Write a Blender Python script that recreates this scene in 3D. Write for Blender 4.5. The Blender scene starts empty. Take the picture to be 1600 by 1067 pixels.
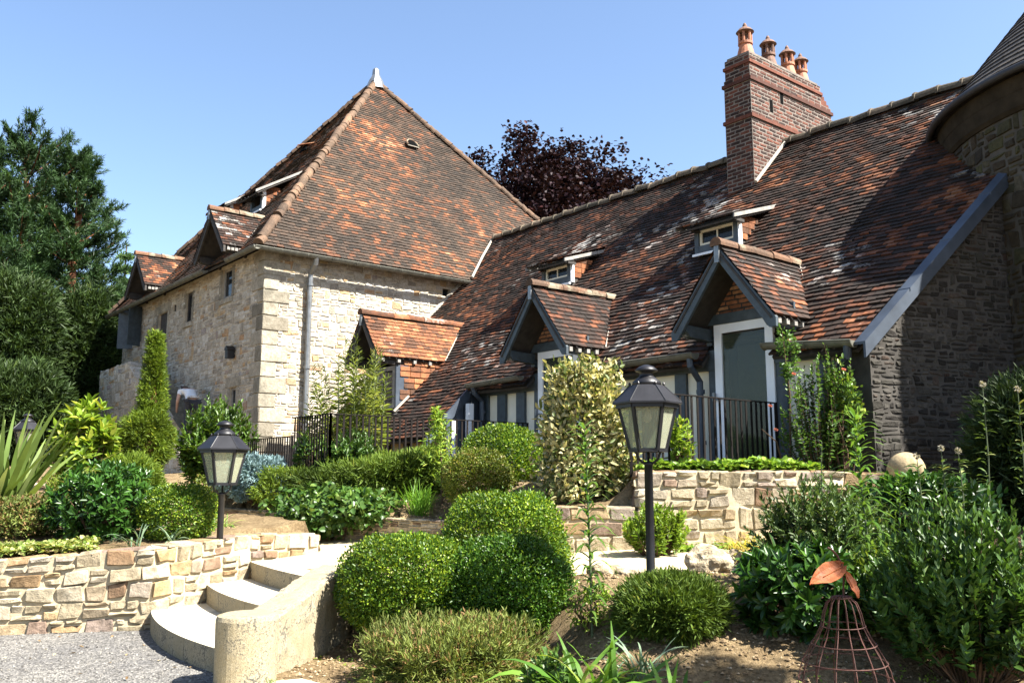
import bpy, bmesh, math, random
import numpy as np
from mathutils import Vector as V, Matrix, noise as MN

sc = bpy.context.scene
COL = sc.collection
random.seed(7)
RNG = np.random.default_rng(7)

# ------------------------------------------------------------------ camera, sky, sun, exposure
FPX, PITCH, EYE = 1400.0, math.radians(8.6), 1.5
cd = bpy.data.cameras.new("camera"); cam = bpy.data.objects.new("camera", cd); COL.objects.link(cam)
cd.sensor_width = 36.0; cd.lens = FPX / 1600 * 36.0; cd.clip_start = 0.05; cd.clip_end = 3000
cam.location = (0, 0, EYE); cam.rotation_euler = (math.pi / 2 + PITCH, 0, 0)
sc.camera = cam
SUN_EL = math.radians(50); SUN_AZ = math.atan2(0.90, -0.436)
w = bpy.data.worlds.new("World"); sc.world = w; w.use_nodes = True
nt = w.node_tree; bg = nt.nodes["Background"]
sky = nt.nodes.new("ShaderNodeTexSky"); sky.sky_type = 'NISHITA'; sky.sun_disc = False
sky.sun_elevation = SUN_EL; sky.sun_rotation = SUN_AZ
sky.air_density = 1.0; sky.dust_density = 1.5; sky.ozone_density = 2.6; sky.altitude = 100
nt.links.new(sky.outputs[0], bg.inputs[0]); bg.inputs[1].default_value = 0.066
sd = bpy.data.lights.new("sun", 'SUN'); sun = bpy.data.objects.new("sun", sd); COL.objects.link(sun)
sd.energy = 5.0; sd.angle = math.radians(0.53); sd.color = (1.0, 0.955, 0.885)
SV = V((math.sin(SUN_AZ) * math.cos(SUN_EL), math.cos(SUN_AZ) * math.cos(SUN_EL), math.sin(SUN_EL)))
sun.rotation_euler = SV.to_track_quat('Z', 'Y').to_euler(); sun.location = SV * 60
sc.view_settings.view_transform = 'Standard'; sc.view_settings.look = 'None'
sc.view_settings.exposure = 2.18; sc.view_settings.gamma = 1.0
sc.cycles.max_bounces = 6; sc.cycles.diffuse_bounces = 3; sc.cycles.transparent_max_bounces = 12
sc.cycles.use_adaptive_sampling = True

# ------------------------------------------------------------------ placing helpers
CP, SP = math.cos(PITCH), math.sin(PITCH)
def at(px, py, Y):
    x = (px - 800) / FPX; y = -(py - 533.5) / FPX
    r = (x, CP - y * SP, SP + y * CP)
    k = Y / r[1]
    return V((r[0] * k, Y, EYE + r[2] * k))
AX = math.atan((-360 - 800) / (FPX / CP))
UX, UY = math.sin(AX), math.cos(AX)             # along the wing, away from the viewer
O0 = at(1118, 745, 13.2)
def H(s, t, z):                                  # house frame: s along the wing front, t into the building
    return V((O0.x - UX * s + UY * t, O0.y - UY * s - UX * t, z))
EU = V((-UX, -UY, 0)); ET = V((UY, -UX, 0)); EZ = V((0, 0, 1))

# ------------------------------------------------------------------ materials
def newmat(name):
    m = bpy.data.materials.new(name); m.use_nodes = True
    n = m.node_tree; b = n.nodes["Principled BSDF"]
    return m, n, b
def N(n, t, **k):
    x = n.nodes.new(t)
    for a, v in k.items(): setattr(x, a, v)
    return x
def L(n, a, b): n.links.new(a, b)
def noise(n, scale, detail=4, rough=0.55, co='Object', vec=None):
    t = N(n, "ShaderNodeTexNoise"); t.inputs['Scale'].default_value = scale
    t.inputs['Detail'].default_value = detail; t.inputs['Roughness'].default_value = rough
    if vec is None:
        c = N(n, "ShaderNodeTexCoord"); vec = c.outputs[co]
    L(n, vec, t.inputs['Vector']); return t
def ramp(n, fac, stops, interp='LINEAR'):
    r = N(n, "ShaderNodeValToRGB"); e = r.color_ramp; e.interpolation = interp
    while len(e.elements) < len(stops): e.elements.new(0.5)
    for i, (p, c) in enumerate(stops):
        e.elements[i].position = p; e.elements[i].color = (*c, 1)
    L(n, fac, r.inputs[0]); return r
def mixc(n, fac, a, b, mode='MIX'):
    m = N(n, "ShaderNodeMix", data_type='RGBA', blend_type=mode)
    for sock, val in ((m.inputs[0], fac), (m.inputs[6], a), (m.inputs[7], b)):
        if isinstance(val, (int, float)): sock.default_value = val
        elif isinstance(val, tuple): sock.default_value = (*val, 1)
        else: L(n, val, sock)
    return m.outputs[2]
def math_(n, op, a, b=None):
    m = N(n, "ShaderNodeMath", operation=op)
    for i, val in enumerate((a, b)):
        if val is None: continue
        if isinstance(val, (int, float)): m.inputs[i].default_value = val
        else: L(n, val, m.inputs[i])
    return m.outputs[0]
def rnd_attr(n):
    a = N(n, "ShaderNodeAttribute", attribute_name="rnd"); s = N(n, "ShaderNodeSeparateXYZ")
    L(n, a.outputs['Vector'], s.inputs[0]); return s.outputs
def bump(n, b, h, strength=0.4, dist=0.02):
    k = N(n, "ShaderNodeBump"); k.inputs['Strength'].default_value = strength; k.inputs['Distance'].default_value = dist
    L(n, h, k.inputs['Height']); L(n, k.outputs[0], b.inputs['Normal'])

def mat_plain(name, col, rough=0.6, var=0.25, scale=6, metal=0.0, bumpy=0.0, spec=0.5):
    m, n, b = newmat(name)
    t = noise(n, scale, 6); c = tuple(x * (1 - var) for x in col); d = tuple(min(1, x * (1 + var)) for x in col)
    r = ramp(n, t.outputs[0], [(0.3, c), (0.7, d)]); L(n, r.outputs[0], b.inputs['Base Color'])
    b.inputs['Roughness'].default_value = rough; b.inputs['Metallic'].default_value = metal
    b.inputs['Specular IOR Level'].default_value = spec
    if bumpy: bump(n, b, noise(n, scale * 6, 5).outputs[0], bumpy, 0.01)
    return m

def mat_tile(name, stops, patch=0.45, lichen=0.0, lscale=0.5, lcol=(0.46, 0.44, 0.40)):
    m, n, b = newmat(name); r = rnd_attr(n)
    t = noise(n, patch, 4, 0.6); t2 = noise(n, 1.9, 4, 0.6); t4 = noise(n, 0.33, 3)
    f = math_(n, 'ADD', math_(n, 'MULTIPLY', t.outputs[0], 0.75), math_(n, 'MULTIPLY', r[0], 0.42))
    f = math_(n, 'ADD', f, math_(n, 'MULTIPLY', t2.outputs[0], 0.75)); f = math_(n, 'SUBTRACT', f, 0.50)
    f = math_(n, 'ADD', math_(n, 'MULTIPLY', f, 1.36), -0.165)
    c = ramp(n, f, stops).outputs[0]
    fine = noise(n, 26, 5)
    g = ramp(n, fine.outputs[0], [(0.35, (0.55, 0.55, 0.55)), (0.65, (1.15, 1.12, 1.08))])
    c = mixc(n, 0.75, c, g.outputs[0], 'MULTIPLY')
    c = mixc(n, 0.85, c, ramp(n, t4.outputs[0], [(0.34, (0.62, 0.62, 0.64)), (0.66, (1.2, 1.17, 1.12))]).outputs[0], 'MULTIPLY')
    if lichen:
        l1 = noise(n, lscale, 2)
        k = math_(n, 'ADD', math_(n, 'MULTIPLY', l1.outputs[0], 1.4), math_(n, 'MULTIPLY', r[1], 0.4))
        k = math_(n, 'ADD', k, math_(n, 'MULTIPLY', fine.outputs[0], 0.35))
        lm = ramp(n, math_(n, 'MULTIPLY', k, 0.5), [(lichen * 0.5 - 0.02, (0, 0, 0)), (lichen * 0.5 + 0.07, (1, 1, 1))])
        c = mixc(n, math_(n, 'MULTIPLY', lm.outputs[0], 0.72), c, lcol)
    L(n, c, b.inputs['Base Color']); b.inputs['Roughness'].default_value = 0.85
    b.inputs['Specular IOR Level'].default_value = 0.25
    bump(n, b, fine.outputs[0], 0.35, 0.01)
    return m

def mat_stone(name, stops, blotch=(0.75, 1.2), fine_scale=22, bstr=0.6, moss=None, interp='LINEAR', bd=0.02):
    m, n, b = newmat(name); r = rnd_attr(n)
    c = ramp(n, r[0], stops, interp).outputs[0]
    t = noise(n, 7, 6, 0.62); q = blotch[0]; p = blotch[1]
    c = mixc(n, 1.0, c, ramp(n, t.outputs[0], [(0.3, (q, q * 0.97, q * 0.92)), (0.7, (p, p, p))]).outputs[0], 'MULTIPLY')
    fn = noise(n, fine_scale, 8, 0.7)
    c = mixc(n, 0.8, c, ramp(n, fn.outputs[0], [(0.32, (0.6, 0.58, 0.54)), (0.6, (1.1, 1.1, 1.1))]).outputs[0], 'MULTIPLY')
    if moss:
        mk = noise(n, 1.3, 6, 0.65)
        c = mixc(n, ramp(n, mk.outputs[0], [(0.52, (0, 0, 0)), (0.66, (1, 1, 1))]).outputs[0], c, mixc(n, 0.5, c, moss))
    L(n, c, b.inputs['Base Color']); b.inputs['Roughness'].default_value = 0.9
    b.inputs['Specular IOR Level'].default_value = 0.2
    hh = math_(n, 'ADD', fn.outputs[0], math_(n, 'MULTIPLY', t.outputs[0], 1.5))
    bump(n, b, hh, bstr, bd)
    return m

def mat_leaf(name, a, bcol, c=None, cpos=0.82, rough=0.45, trans=0.35, spec=0.4, var=0.35):
    spec *= 0.55; rough += 0.06
    m, n, b = newmat(name); r = rnd_attr(n)
    col = ramp(n, r[0], [(0.0, a), (1.0, bcol)]).outputs[0]
    if c: col = mixc(n, ramp(n, r[1], [(cpos, (0, 0, 0)), (min(1, cpos + 0.04), (1, 1, 1))]).outputs[0], col, c)
    t = noise(n, 1.6, 3)
    col = mixc(n, 1.0, col, ramp(n, t.outputs[0], [(0.3, (1 - var,) * 3), (0.7, (1 + var,) * 3)]).outputs[0], 'MULTIPLY')
    L(n, col, b.inputs['Base Color']); b.inputs['Roughness'].default_value = rough
    b.inputs['Specular IOR Level'].default_value = spec
    tr = N(n, "ShaderNodeBsdfTranslucent")
    L(n, mixc(n, 1.0, col, (1.5, 1.45, 0.7), 'MULTIPLY'), tr.inputs[0])
    mx = N(n, "ShaderNodeMixShader"); mx.inputs[0].default_value = trans
    L(n, b.outputs[0], mx.inputs[1]); L(n, tr.outputs[0], mx.inputs[2])
    L(n, mx.outputs[0], n.nodes["Material Output"].inputs[0])
    return m

def mat_glass(name, tint, alpha, rough=0.03, dirt=0.15, spec=0.25):
    m, n, b = newmat(name)
    b.inputs['Base Color'].default_value = (*tint, 1); b.inputs['Roughness'].default_value = rough
    b.inputs['Specular IOR Level'].default_value = spec
    tp = N(n, "ShaderNodeBsdfTransparent"); tp.inputs[0].default_value = (0.86, 0.9, 0.84, 1)
    mx = N(n, "ShaderNodeMixShader"); t = noise(n, 9, 5)
    f = math_(n, 'ADD', math_(n, 'MULTIPLY', t.outputs[0], dirt), alpha)
    L(n, f, mx.inputs[0]); L(n, tp.outputs[0], mx.inputs[1]); L(n, b.outputs[0], mx.inputs[2])
    L(n, mx.outputs[0], n.nodes["Material Output"].inputs[0])
    return m

TILE_STOPS = [(0.0, (0.011, 0.009, 0.007)), (0.34, (0.024, 0.016, 0.012)), (0.52, (0.042, 0.023, 0.016)),
              (0.66, (0.092, 0.036, 0.019)), (0.82, (0.18, 0.066, 0.028)), (1.0, (0.28, 0.145, 0.08))]
TILE_PYR = [(0.0, (0.025, 0.020, 0.015)), (0.36, (0.048, 0.035, 0.025)), (0.56, (0.070, 0.045, 0.030)),
            (0.70, (0.118, 0.052, 0.027)), (0.85, (0.21, 0.080, 0.035)), (1.0, (0.30, 0.16, 0.09))]
TILE_NEW = [(0.0, (0.042, 0.025, 0.016)), (0.30, (0.10, 0.046, 0.024)), (0.52, (0.19, 0.074, 0.033)),
            (0.75, (0.29, 0.112, 0.046)), (1.0, (0.38, 0.22, 0.12))]
M = {}
M['tile'] = mat_tile('old roof tile', TILE_STOPS, 0.55, 1.33, 0.42)
M['tile_pyr'] = mat_tile('brown roof tile', TILE_PYR, 0.42)
M['tile_new'] = mat_tile('orange roof tile', TILE_NEW, 0.9, 1.42, 1.2)
M['ridge'] = mat_tile('ridge tile', [(0.0, (0.07, 0.047, 0.032)), (0.5, (0.125, 0.072, 0.044)), (1.0, (0.21, 0.105, 0.058))], 1.6, 1.15, 2.5, (0.22, 0.20, 0.14))
M['ridge_old'] = mat_tile('mossy ridge tile', [(0.0, (0.06, 0.055, 0.038)), (0.5, (0.115, 0.095, 0.066)), (1.0, (0.20, 0.155, 0.11))], 1.6)
M['hip'] = mat_tile('weathered hip tile', [(0.0, (0.061, 0.042, 0.028)), (0.5, (0.115, 0.076, 0.050)), (1.0, (0.180, 0.109, 0.066))], 1.6)
M['stone_h'] = mat_stone('cream rubble stone', [(0.0, (0.257, 0.227, 0.182)), (0.3, (0.351, 0.318, 0.260)), (0.6, (0.418, 0.386, 0.322)), (0.82, (0.484, 0.458, 0.406)), (0.90, (0.418, 0.328, 0.198)), (0.96, (0.342, 0.212, 0.114)), (1.0, (0.275, 0.270, 0.270))], moss=(0.17, 0.155, 0.12), fine_scale=28)
M['quoin'] = mat_stone('grey quoin stone', [(0.0, (0.160, 0.144, 0.112)), (0.5, (0.240, 0.216, 0.168)), (1.0, (0.336, 0.304, 0.240))], moss=(0.080, 0.080, 0.064))
M['stone_w'] = mat_stone('garden wall stone', [(0.0, (0.27, 0.225, 0.15)), (0.22, (0.35, 0.295, 0.20)), (0.42, (0.41, 0.355, 0.255)), (0.52, (0.25, 0.215, 0.165)), (0.64, (0.34, 0.245, 0.13)), (0.76, (0.21, 0.13, 0.072)), (0.86, (0.19, 0.145, 0.12)), (1.0, (0.42, 0.375, 0.29))], fine_scale=16, bstr=0.9, moss=(0.12, 0.095, 0.06), blotch=(0.62, 1.2))
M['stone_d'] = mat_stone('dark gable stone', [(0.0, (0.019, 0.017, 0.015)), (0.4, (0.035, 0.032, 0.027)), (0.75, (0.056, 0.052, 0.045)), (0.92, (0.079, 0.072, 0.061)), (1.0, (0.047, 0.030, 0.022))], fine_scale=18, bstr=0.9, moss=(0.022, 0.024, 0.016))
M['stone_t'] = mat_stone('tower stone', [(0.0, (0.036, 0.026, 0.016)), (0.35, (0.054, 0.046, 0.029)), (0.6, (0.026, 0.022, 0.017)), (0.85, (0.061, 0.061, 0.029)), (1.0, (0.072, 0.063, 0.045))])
M['cornice'] = mat_plain('dark corbel stone', (0.030, 0.024, 0.016), 0.95, 0.35, 4, bumpy=0.4, spec=0.1)
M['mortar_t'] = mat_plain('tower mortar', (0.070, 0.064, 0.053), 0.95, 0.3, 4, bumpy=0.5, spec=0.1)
M['mortar'] = mat_plain('lime mortar', (0.38, 0.335, 0.26), 0.95, 0.25, 5, bumpy=0.5, spec=0.1)
M['mortar_w'] = mat_plain('pale wall mortar', (0.36, 0.30, 0.20), 0.95, 0.25, 6, bumpy=0.6, spec=0.1)
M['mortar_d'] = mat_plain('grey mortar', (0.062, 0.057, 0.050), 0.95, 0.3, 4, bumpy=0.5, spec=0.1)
M['brick'] = mat_stone('chimney brick', [(0.0, (0.026, 0.017, 0.015)), (0.4, (0.052, 0.028, 0.022)), (0.75, (0.092, 0.038, 0.027)), (1.0, (0.14, 0.052, 0.033))], fine_scale=30, bstr=0.4, bd=0.008)
M['brick_p'] = mat_stone('gable brick', [(0.0, (0.20, 0.085, 0.045)), (0.5, (0.30, 0.13, 0.07)), (1.0, (0.40, 0.22, 0.12))], fine_scale=30, bstr=0.4, bd=0.008)
M['mortar_b'] = mat_plain('brick joint mortar', (0.155, 0.135, 0.115), 0.95, 0.3, 6, spec=0.1)
M['timber'] = mat_plain('blue grey painted timber', (0.040, 0.055, 0.066), 0.55, 0.3, 9, bumpy=0.15)
M['timber_d'] = mat_plain('dark old timber', (0.028, 0.024, 0.020), 0.8, 0.4, 8, bumpy=0.3)
M['timber_g'] = mat_plain('weathered grey board', (0.20, 0.19, 0.17), 0.8, 0.3, 10, bumpy=0.3)
M['panel'] = mat_plain('cream render panel', (0.74, 0.70, 0.57), 0.9, 0.07, 2.5, bumpy=0.2, spec=0.2)
M['plaster'] = mat_plain('ochre plaster', (0.34, 0.27, 0.15), 0.95, 0.25, 3, bumpy=0.3, spec=0.2)
M['white'] = mat_plain('pale grey door paint', (0.76, 0.78, 0.80), 0.4, 0.04, 4)
M['zinc'] = mat_plain('zinc', (0.20, 0.21, 0.215), 0.42, 0.25, 7, metal=0.7)
M['gutter'] = mat_plain('weathered zinc gutter', (0.115, 0.112, 0.088), 0.6, 0.35, 7, metal=0.25)
M['lead'] = mat_plain('blue grey zinc flashing', (0.05, 0.064, 0.085), 0.5, 0.3, 3, metal=0.35)
M['mortarline'] = mat_plain('pale mortar fillet', (0.30, 0.27, 0.22), 0.9, 0.2, 8, bumpy=0.4)
M['glass'] = mat_glass('door glass', (0.055, 0.066, 0.045), 0.45, 0.05, 0.2, 0.5)
M['glass_w'] = mat_glass('window glass', (0.02, 0.024, 0.028), 0.8, 0.05, 0.1)
M['lglass'] = mat_glass('lantern glass', (0.46, 0.46, 0.34), 0.24, 0.10, 0.14)
M['curtain'] = mat_plain('sage interior wall', (0.34, 0.38, 0.26), 0.9, 0.15, 1.5)
M['dark'] = mat_plain('dark interior', (0.003, 0.003, 0.003), 1.0, 0.2, 3, spec=0.05)
M['iron'] = mat_plain('black iron', (0.012, 0.011, 0.010), 0.5, 0.3, 14)
M['iron_b'] = mat_plain('brown black railing iron', (0.008, 0.006, 0.005), 0.8, 0.3, 14, spec=0.15)
M['lampm'] = mat_plain('black lamp metal', (0.010, 0.010, 0.012), 0.45, 0.35, 8, bumpy=0.1, spec=0.35)
M['bulb'] = mat_plain('frosted bulb', (0.75, 0.62, 0.5), 0.3, 0.05, 4)
M['rust'] = mat_plain('rusty wire', (0.060, 0.019, 0.011), 0.8, 0.4, 25, bumpy=0.3)
M['rustleaf'] = mat_plain('rusty sheet leaf', (0.30, 0.088, 0.026), 0.65, 0.4, 14, bumpy=0.3)
M['terracotta'] = mat_plain('terracotta', (0.30, 0.115, 0.055), 0.75, 0.35, 7, bumpy=0.2)
M['terra_d'] = mat_plain('sooty terracotta', (0.11, 0.055, 0.033), 0.8, 0.5, 9, bumpy=0.2)
M['gutter_d'] = mat_plain('dark zinc gutter', (0.030, 0.030, 0.032), 0.6, 0.3, 5, metal=0.2)
M['slate'] = mat_tile('slate', [(0.0, (0.028, 0.026, 0.024)), (0.6, (0.05, 0.046, 0.042)), (1.0, (0.085, 0.075, 0.065))], 1.0)
M['bark'] = mat_plain('bark', (0.10, 0.065, 0.042), 0.95, 0.4, 9, bumpy=0.8, spec=0.1)
M['bark_r'] = mat_plain('reddish pine bark', (0.17, 0.075, 0.04), 0.95, 0.4, 7, bumpy=0.8, spec=0.1)
M['stem'] = mat_plain('green stem', (0.055, 0.075, 0.03), 0.7, 0.3, 9)

# ------------------------------------------------------------------ objects and meshes
def tagset(o, label=None, cat=None, group=None, kind=None):
    if label: o['label'] = label
    if cat: o['category'] = cat
    if group: o['group'] = group
    if kind: o['kind'] = kind
    return o
def thing(name, loc, label, cat, group=None, rz=0.0):
    o = bpy.data.objects.new(name, None); COL.objects.link(o); o.empty_display_size = 0.2
    o.location = loc; o.rotation_euler = (0, 0, rz)
    return tagset(o, label, cat, group)
def link(name, me, parent=None):
    o = bpy.data.objects.new(name, me); COL.objects.link(o)
    if parent is not None:
        o.parent = parent
        o.matrix_parent_inverse = Matrix.Translation(-wloc(parent))
    return o
def wloc(p):
    l = V(p.location); 
    return l if p.parent is None else l + wloc(p.parent) - wloc(p.parent)
def copy_tree(o, parent=None):
    c = o.copy(); COL.objects.link(c)
    if parent is not None: c.parent = parent
    for ch in list(o.children): copy_tree(ch, c)
    return c

class MB:
    def __init__(self): self.v = []; self.f = []; self.mi = []; self.r = []
    def add(self, vs, fs, mi=0, r=None):
        k = len(self.v); self.v.extend([tuple(x) for x in vs])
        if r is None: r = (random.random(), random.random(), random.random())
        for f in fs:
            self.f.append(tuple(i + k for i in f)); self.mi.append(mi); self.r.append(r)
    def box(self, o, a, b, c, mi=0, r=None):
        o, a, b, c = V(o), V(a), V(b), V(c)
        if a.cross(b).dot(c) < 0: a, b = b, a
        vs = [o, o + a, o + a + b, o + b, o + c, o + a + c, o + a + b + c, o + b + c]
        self.add(vs, [(0, 3, 2, 1), (4, 5, 6, 7), (0, 1, 5, 4), (1, 2, 6, 5), (2, 3, 7, 6), (3, 0, 4, 7)], mi, r)
    def hbox(self, s0, s1, t0, t1, z0, z1, mi=0, r=None):
        self.box(H(s0, t0, z0), EU * (s1 - s0), ET * (t1 - t0), EZ * (z1 - z0), mi, r)
    def prism(self, poly, ext, mi=0, r=None):
        poly = [V(p) for p in poly]; ext = V(ext); n = len(poly)
        nn = V((0, 0, 0))
        for i in range(n): nn += poly[i].cross(poly[(i + 1) % n])
        if nn.dot(ext) < 0: poly.reverse()
        vs = poly + [p + ext for p in poly]
        self.add(vs, [tuple(range(n - 1, -1, -1)), tuple(range(n, 2 * n))] + [(i, (i + 1) % n, n + (i + 1) % n, n + i) for i in range(n)], mi, r)
    def beam(self, p0, p1, wd, ht, up=(0, 0, 1), mi=0):
        p0, p1 = V(p0), V(p1); d = (p1 - p0).normalized(); sx = d.cross(V(up)).normalized(); uy = sx.cross(d)
        self.box(p0 - sx * wd / 2 - uy * ht / 2, sx * wd, uy * ht, p1 - p0, mi)
    def tube(self, pts, r, n=8, mi=0, cap=True, closed=False):
        pts = [V(p) for p in pts]; m = len(pts)
        rr = r if isinstance(r, (list, tuple)) else [r] * m
        vs = []; ref = None
        for i in range(m):
            a = pts[(i - 1) % m] if (closed or i > 0) else pts[i]; b = pts[(i + 1) % m] if (closed or i < m - 1) else pts[i]
            d = (b - a).normalized()
            if ref is None: ref = d.orthogonal().normalized()
            x = (ref - d * ref.dot(d))
            x = x.normalized() if x.length > 1e-5 else d.orthogonal().normalized()
            ref = x; y = d.cross(x)
            for j in range(n):
                t = 2 * math.pi * j / n; vs.append(pts[i] + (x * math.cos(t) + y * math.sin(t)) * rr[i])
        fs = []
        for i in range(m if closed else m - 1):
            i2 = (i + 1) % m
            for j in range(n):
                j2 = (j + 1) % n; fs.append((i * n + j, i * n + j2, i2 * n + j2, i2 * n + j))
        if cap and not closed: fs += [tuple(range(n - 1, -1, -1)), tuple(range((m - 1) * n, m * n))]
        self.add(vs, fs, mi)
    def lathe(self, c, prof, n=20, mi=0, r=None, ph=0.0):
        c = V(c); vs = []; fs = []
        for (rad, z) in prof:
            for j in range(n):
                t = 2 * math.pi * j / n + ph; vs.append(c + V((rad * math.cos(t), rad * math.sin(t), z)))
        for i in range(len(prof) - 1):
            for j in range(n):
                j2 = (j + 1) % n; fs.append((i * n + j, i * n + j2, (i + 1) * n + j2, (i + 1) * n + j))
        fs += [tuple(range(n - 1, -1, -1)), tuple(range((len(prof) - 1) * n, len(prof) * n))]
        self.add(vs, fs, mi, r)
    def build(self, name, mats, parent=None, smooth=False):
        me = bpy.data.meshes.new(name); me.from_pydata(self.v, [], self.f)
        for m in (mats if isinstance(mats, (list, tuple)) else [mats]): me.materials.append(m)
        me.polygons.foreach_set('material_index', self.mi)
        a = me.attributes.new('rnd', 'FLOAT_VECTOR', 'FACE')
        a.data.foreach_set('vector', np.asarray(self.r, dtype=np.float32).ravel())
        if smooth: me.polygons.foreach_set('use_smooth', [True] * len(self.f))
        me.update()
        return link(name, me, parent)

# ------------------------------------------------------------------ roof tiles laid course by course
def scan(polys, b):
    xs = []
    for P in polys:
        for i in range(len(P)):
            (a0, b0), (a1, b1) = P[i], P[(i + 1) % len(P)]
            if (b0 <= b < b1) or (b1 <= b < b0): xs.append(a0 + (b - b0) / (b1 - b0) * (a1 - a0))
    xs.sort(); return list(zip(xs[::2], xs[1::2]))
def lay_tiles(mb, o, ea, eb, polys, wd=0.17, g=0.11, lift=0.024, mi=0, rough=1.0, deck=1, deckth=0.05, bell=None):
    ea, eb = V(ea).normalized(), V(eb).normalized(); n = ea.cross(eb)
    if n.z < 0: n = -n
    o = V(o); flip = ea.cross(eb).dot(n) < 0
    b0 = min(q[1] for P in polys for q in P); b1 = max(q[1] for P in polys for q in P)
    row = 0; b = b0
    def sag(a, bb):
        p = o + ea * a + eb * bb
        return (MN.noise(p * 0.55) * 0.035 + MN.noise(p * 2.1) * 0.010) * rough
    while b < b1 - 0.01:
        bt = min(b + g * 1.12, b1)
        for (a0, a1) in scan(polys, b + g * 0.5):
            off = (row % 2) * wd / 2 + random.uniform(-0.012, 0.012)
            k = math.floor((a0 - off) / wd)
            while True:
                c0 = k * wd + off; c1 = c0 + wd; k += 1
                if c0 >= a1: break
                c0 = max(c0, a0); c1 = min(c1, a1)
                if c1 - c0 < 0.015: continue
                gp = 0.0035; j = random.gauss(0, 0.004) * rough; tl = random.gauss(0, 0.0035) * rough
                l0 = lift + random.random() * 0.008 * rough; bb = b + j
                s0 = sag(c0, b); s1 = sag(c1, b); t0 = sag(c0, bt); t1 = sag(c1, bt)
                p = [o + ea * (c0 + gp) + eb * (bb + tl) + n * (l0 + s0), o + ea * (c1 - gp) + eb * (bb - tl) + n * (l0 + s1 + tl),
                     o + ea * (c1 - gp) + eb * bt + n * (0.004 + t1), o + ea * (c0 + gp) + eb * bt + n * (0.004 + t0),
                     o + ea * (c0 + gp) + eb * (bb + tl) + n * (-0.004 + s0), o + ea * (c1 - gp) + eb * (bb - tl) + n * (-0.004 + s1)]
                fs = [(0, 1, 2, 3), (4, 5, 1, 0)]
                if flip: fs = [f[::-1] for f in fs]
                mb.add(p, fs, mi)
        b += g; row += 1
    if deck is not None:
        for P in polys:
            mb.prism([o + ea * a + eb * bb - n * (0.035 + 0.02 * rough) for a, bb in P], -n * deckth, deck)
def lay_ridge(mb, p0, p1, r=0.13, seg=0.36, up=(0, 0, 1), mi=0, jit=0.012, collar=0.0):
    p0, p1 = V(p0), V(p1); d = (p1 - p0); Ln = d.length; d.normalize(); up = V(up)
    sx = d.cross(up).normalized(); uy = sx.cross(d); k = max(1, int(Ln / seg)); st = Ln / k
    for i in range(k):
        a = p0 + d * (i * st - 0.02) + uy * random.gauss(0, jit) + sx * random.gauss(0, jit)
        c = p0 + d * ((i + 1) * st + 0.02) + uy * random.gauss(0, jit) + sx * random.gauss(0, jit)
        rings = [(a, r * 1.0), (c, r * 0.9)]
        if collar: rings = [(a, r + collar), (a + d * 0.05, r + collar), (a + d * 0.055, r), (c, r * 0.93)]
        vs = []; m = 8
        for q, rad in rings:
            for j in range(m + 1):
                t = math.radians(-15 + 210 * j / m); vs.append(q + sx * rad * math.cos(t) + uy * rad * math.sin(t))
        fs = []
        for e in range(len(rings) - 1):
            for j in range(m): fs.append((e * (m + 1) + j, e * (m + 1) + j + 1, (e + 1) * (m + 1) + j + 1, (e + 1) * (m + 1) + j))
        fs.append(tuple(range(m, -1, -1))); fs.append(tuple(range((len(rings) - 1) * (m + 1), len(rings) * (m + 1))))
        mb.add(vs, fs, mi)

# ------------------------------------------------------------------ masonry: separate stones on a mortar backing
def stone_patch(mb, f, a0, a1, b0, b1, d, q, mi, rag=0.3):
    wv, hv = a1 - a0, b1 - b0
    e = min(0.28, 0.014 / max(wv, 0.03)); e2 = min(0.28, 0.014 / max(hv, 0.03))
    na = 5 if wv > 0.14 else 4; nb = 4
    A = [0, e] + [e + (1 - 2 * e) * k / (na - 3) for k in range(1, na - 3)] + [1 - e, 1]
    B = [0, e2] + [e2 + (1 - 2 * e2) * k / (nb - 3) for k in range(1, nb - 3)] + [1 - e2, 1]
    na, nb = len(A), len(B)
    ca = [random.uniform(-rag, rag) * min(0.045, wv * 0.18) for _ in range(4)]; cb = [random.uniform(-rag, rag) * min(0.035, hv * 0.2) for _ in range(4)]
    vs = []; dd = d * random.uniform(0.6, 1.25); ta = random.gauss(0, q); tb = random.gauss(0, q)
    for jb, v in enumerate(B):
        for ia, u in enumerate(A):
            du = (ca[0] * (1 - u) * (1 - v) + ca[1] * u * (1 - v) + ca[2] * u * v + ca[3] * (1 - u) * v)
            dv = (cb[0] * (1 - u) * (1 - v) + cb[1] * u * (1 - v) + cb[2] * u * v + cb[3] * (1 - u) * v)
            edge = ia in (0, na - 1) or jb in (0, nb - 1)
            h = -0.004 if edge else dd + ta * (u - 0.5) + tb * (v - 0.5) + random.gauss(0, q * 0.5)
            ja = random.gauss(0, 0.004) if not edge else random.gauss(0, 0.003)
            vs.append(f(a0 + u * wv + du + ja, b0 + v * hv + dv + ja, h))
    fs = [(j * na + i, j * na + i + 1, (j + 1) * na + i + 1, (j + 1) * na + i) for j in range(nb - 1) for i in range(na - 1)]
    mb.add(vs, fs, mi)
def cut(iv, holes, b0, b1):
    out = []
    for (x0, x1) in iv:
        segs = [(x0, x1)]
        for (h0, h1, k0, k1) in holes:
            if b1 > k0 + 0.01 and b0 < k1 - 0.01:
                ns = []
                for (s0, s1) in segs:
                    if h1 <= s0 or h0 >= s1: ns.append((s0, s1)); continue
                    if h0 > s0: ns.append((s0, h0))
                    if h1 < s1: ns.append((h1, s1))
                segs = ns
        out += segs
    return out
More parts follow.
